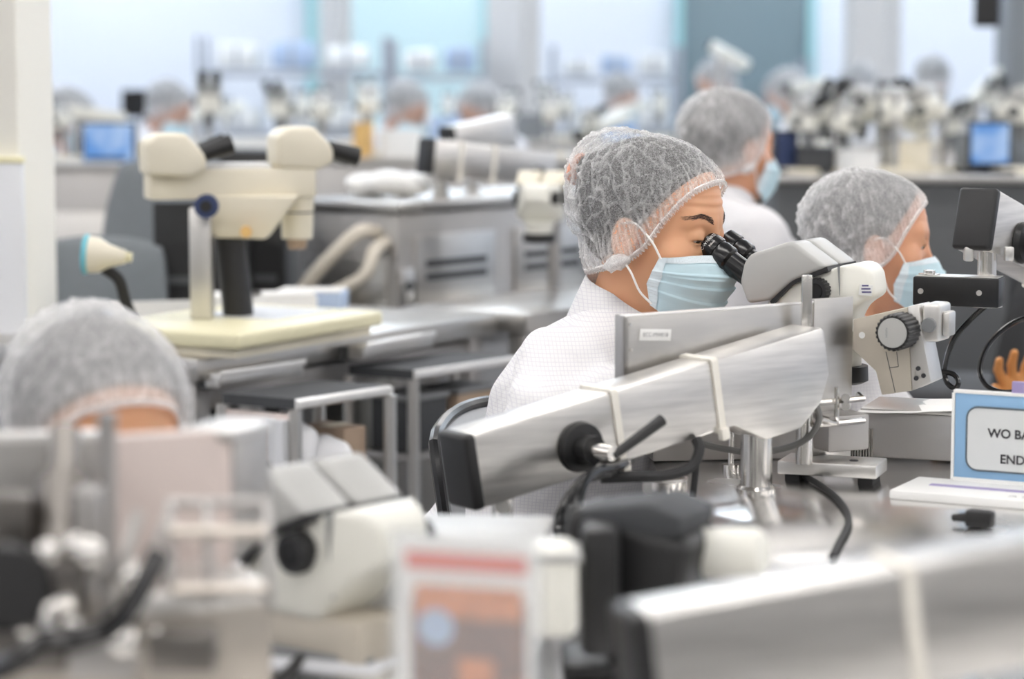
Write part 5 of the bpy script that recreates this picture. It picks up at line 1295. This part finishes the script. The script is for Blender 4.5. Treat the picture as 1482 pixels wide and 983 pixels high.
# boxes on the counters
for k, (px, D, w, h, m, lb) in enumerate(((527, 9.7, .06, .13, 'box_yellow', 'upright yellow box on the middle counter'), (895, 12.35, .16, .06, 'box_blue', 'blue box below the capped head above the focused woman'), (580, 9.75, .16, .10, 'white_plastic', 'white box on the middle counter right of the yellow box'), (500, 9.75, .12, .06, 'white_plastic', 'low white box on the middle counter left of the yellow box'),
        (1320, 8.15, .12, .10, 'cream', 'cream box on the dark counter at right'), (1240, 8.0, .10, .07, 'white_plastic', 'small white box on the dark counter at right'), (1410, 8.2, .10, .12, 'mid_grey', 'grey box left of the blue screen at far right'), (60, 9.4, .10, .09, 'dark_grey', 'dark box on the far left counter by the column'), (250, 9.4, .16, .07, 'cream', 'cream box on the far left counter'),
        (365, 9.75, .22, .07, 'white_plastic', 'flat white box above the cream beam'), (690, 9.75, .14, .09, 'charcoal', 'charcoal box on the middle counter'), (1000, 11.6, .14, .10, 'mid_grey', 'grey box left of the half-turned woman'), (1180, 8.1, .12, .08, 'charcoal', 'charcoal box on the dark counter at right'), (650, 12.3, .18, .10, 'blue_print', 'pale blue box behind the two capped heads'), (760, 12.3, .2, .12, 'mid_grey', 'grey box at the foot of the middle column'))):
    d = thing('storage_box', lb, 'box', PX(px, D, .985 if D < 11 else .99), R(rn.uniform(-20, 20))); part('box_body', m, d, box, (0, 0, h/2), (w, .12, h), bev=.005); part('box_lid', m, d, box, (0, 0, h+.004), (w+.008, .128, .010), bev=.003)
bag('white draped sheet on the vented cabinet', PX(575, 6.45, .984), (.10, .07, .035), 21, 'white_plastic'); bag('crumpled white cloth beside the boom on the vented cabinet', PX(530, 6.5, .984), (.06, .05, .03), 25, 'white_plastic')
s3 = scope('cream microscope hanging at the right end of the vented cabinet', Vector((P(785, 300, 6.15).x, 6.15, 1.0)), R(-100), obj_len=.03, detail=False, mount=False, mats=('cream', 'scope_white'))
part('support_arm', 'black', s3, tube, [(-.02, 0, -.03), (-.12, 0, -.04), (-.2, 0, -.03)], .016, 8, 4); part('support_post', 'steel_dull', s3, cyl, (-.2, 0, -1.0), (-.2, 0, .02), .018)
# far people
fp = None
for px, py, D, yaw, pt_, lb in ((590, 160, 11.0, -35, 32, 'far person in hair net left of the middle column, nearer the yellow box'), (690, 160, 11.85, -140, 35, 'far person in hair net in front of the middle grey column foot'), (900, 142, 13.5, -40, 35, 'far person in hair net above the back of the focused woman\'s cap'),
                                (1035, 122, 12.5, 200, 10, 'far person in hair net before the grey green window'), (1135, 138, 12.4, 150, 20, 'far person in hair net right of the grey green window'), (1240, 128, 13.0, -150, 35, 'far person in hair net at the foot of the right grey column'),
                                (247, 160, 11.0, -20, 32, 'far person in hair net beside the black screen'), (102, 172, 10.4, 0, 25, 'far person in hair net at far left above the blue screen'), (1350, 118, 12.5, 60, 15, 'far person in hair net right of the right grey column')):
    if fp is None: fp = person(lb, P(px, py, D), yaw, pitch=30, lean=12, lvl='lo', seed=6.6, group='far people in hair nets', capmat='cap_thick', legs=False, skin='skin_far')
    else:
        c = copy_tree(fp); c['label'] = lb; rz = Matrix.Rotation(R(yaw), 3, 'Z'); h0 = P(590, 160, 11.0); off = Matrix.Rotation(R(35), 3, 'Z') @ (h0 - Vector((fp.location.x, fp.location.y, 0)))
        h = P(px, py, D); q = rz @ off; c.location = (h.x-q.x, h.y-q.y, h.z-q.z); c.rotation_euler = (0, 0, R(yaw))
# stools
def stool(label, x, y, z):
    t = thing('stool', label, 'stool', (x, y, 0), 0, 'stools under the workers')
    part('seat', 'charcoal', t, lathe, [(.15, z-.05), (.17, z-.04), (.17, z-.012), (.15, z), (0, z)], Matrix.Identity(4), 24); part('column', 'steel_dull', t, cyl, (0, 0, .05), (0, 0, z-.05), .025)
    for k in range(5):
        a = 2*math.pi*k/5; part('base_leg', 'charcoal', t, tube, [(0, 0, .07), (.14*math.cos(a), .14*math.sin(a), .05), (.26*math.cos(a), .26*math.sin(a), .02)], .018, 6, 2)
bpy.context.view_layer.update()
for o in [o for o in bpy.data.objects if o.get('category') == 'person'][1:]:
    ct = next(c for c in o.children if c.name.startswith('coat')); zb = min(v.co.z for v in ct.data.vertices)
    w = o.matrix_world @ Vector((0, 0, 0)); stool('stool under the ' + o['label'].split(',')[0].replace('in hair net', 'seated'), w.x, w.y, max(.2, zb + w.z + .03))
for o in list(bpy.data.objects):
    if '_o' in o: del o['_o']
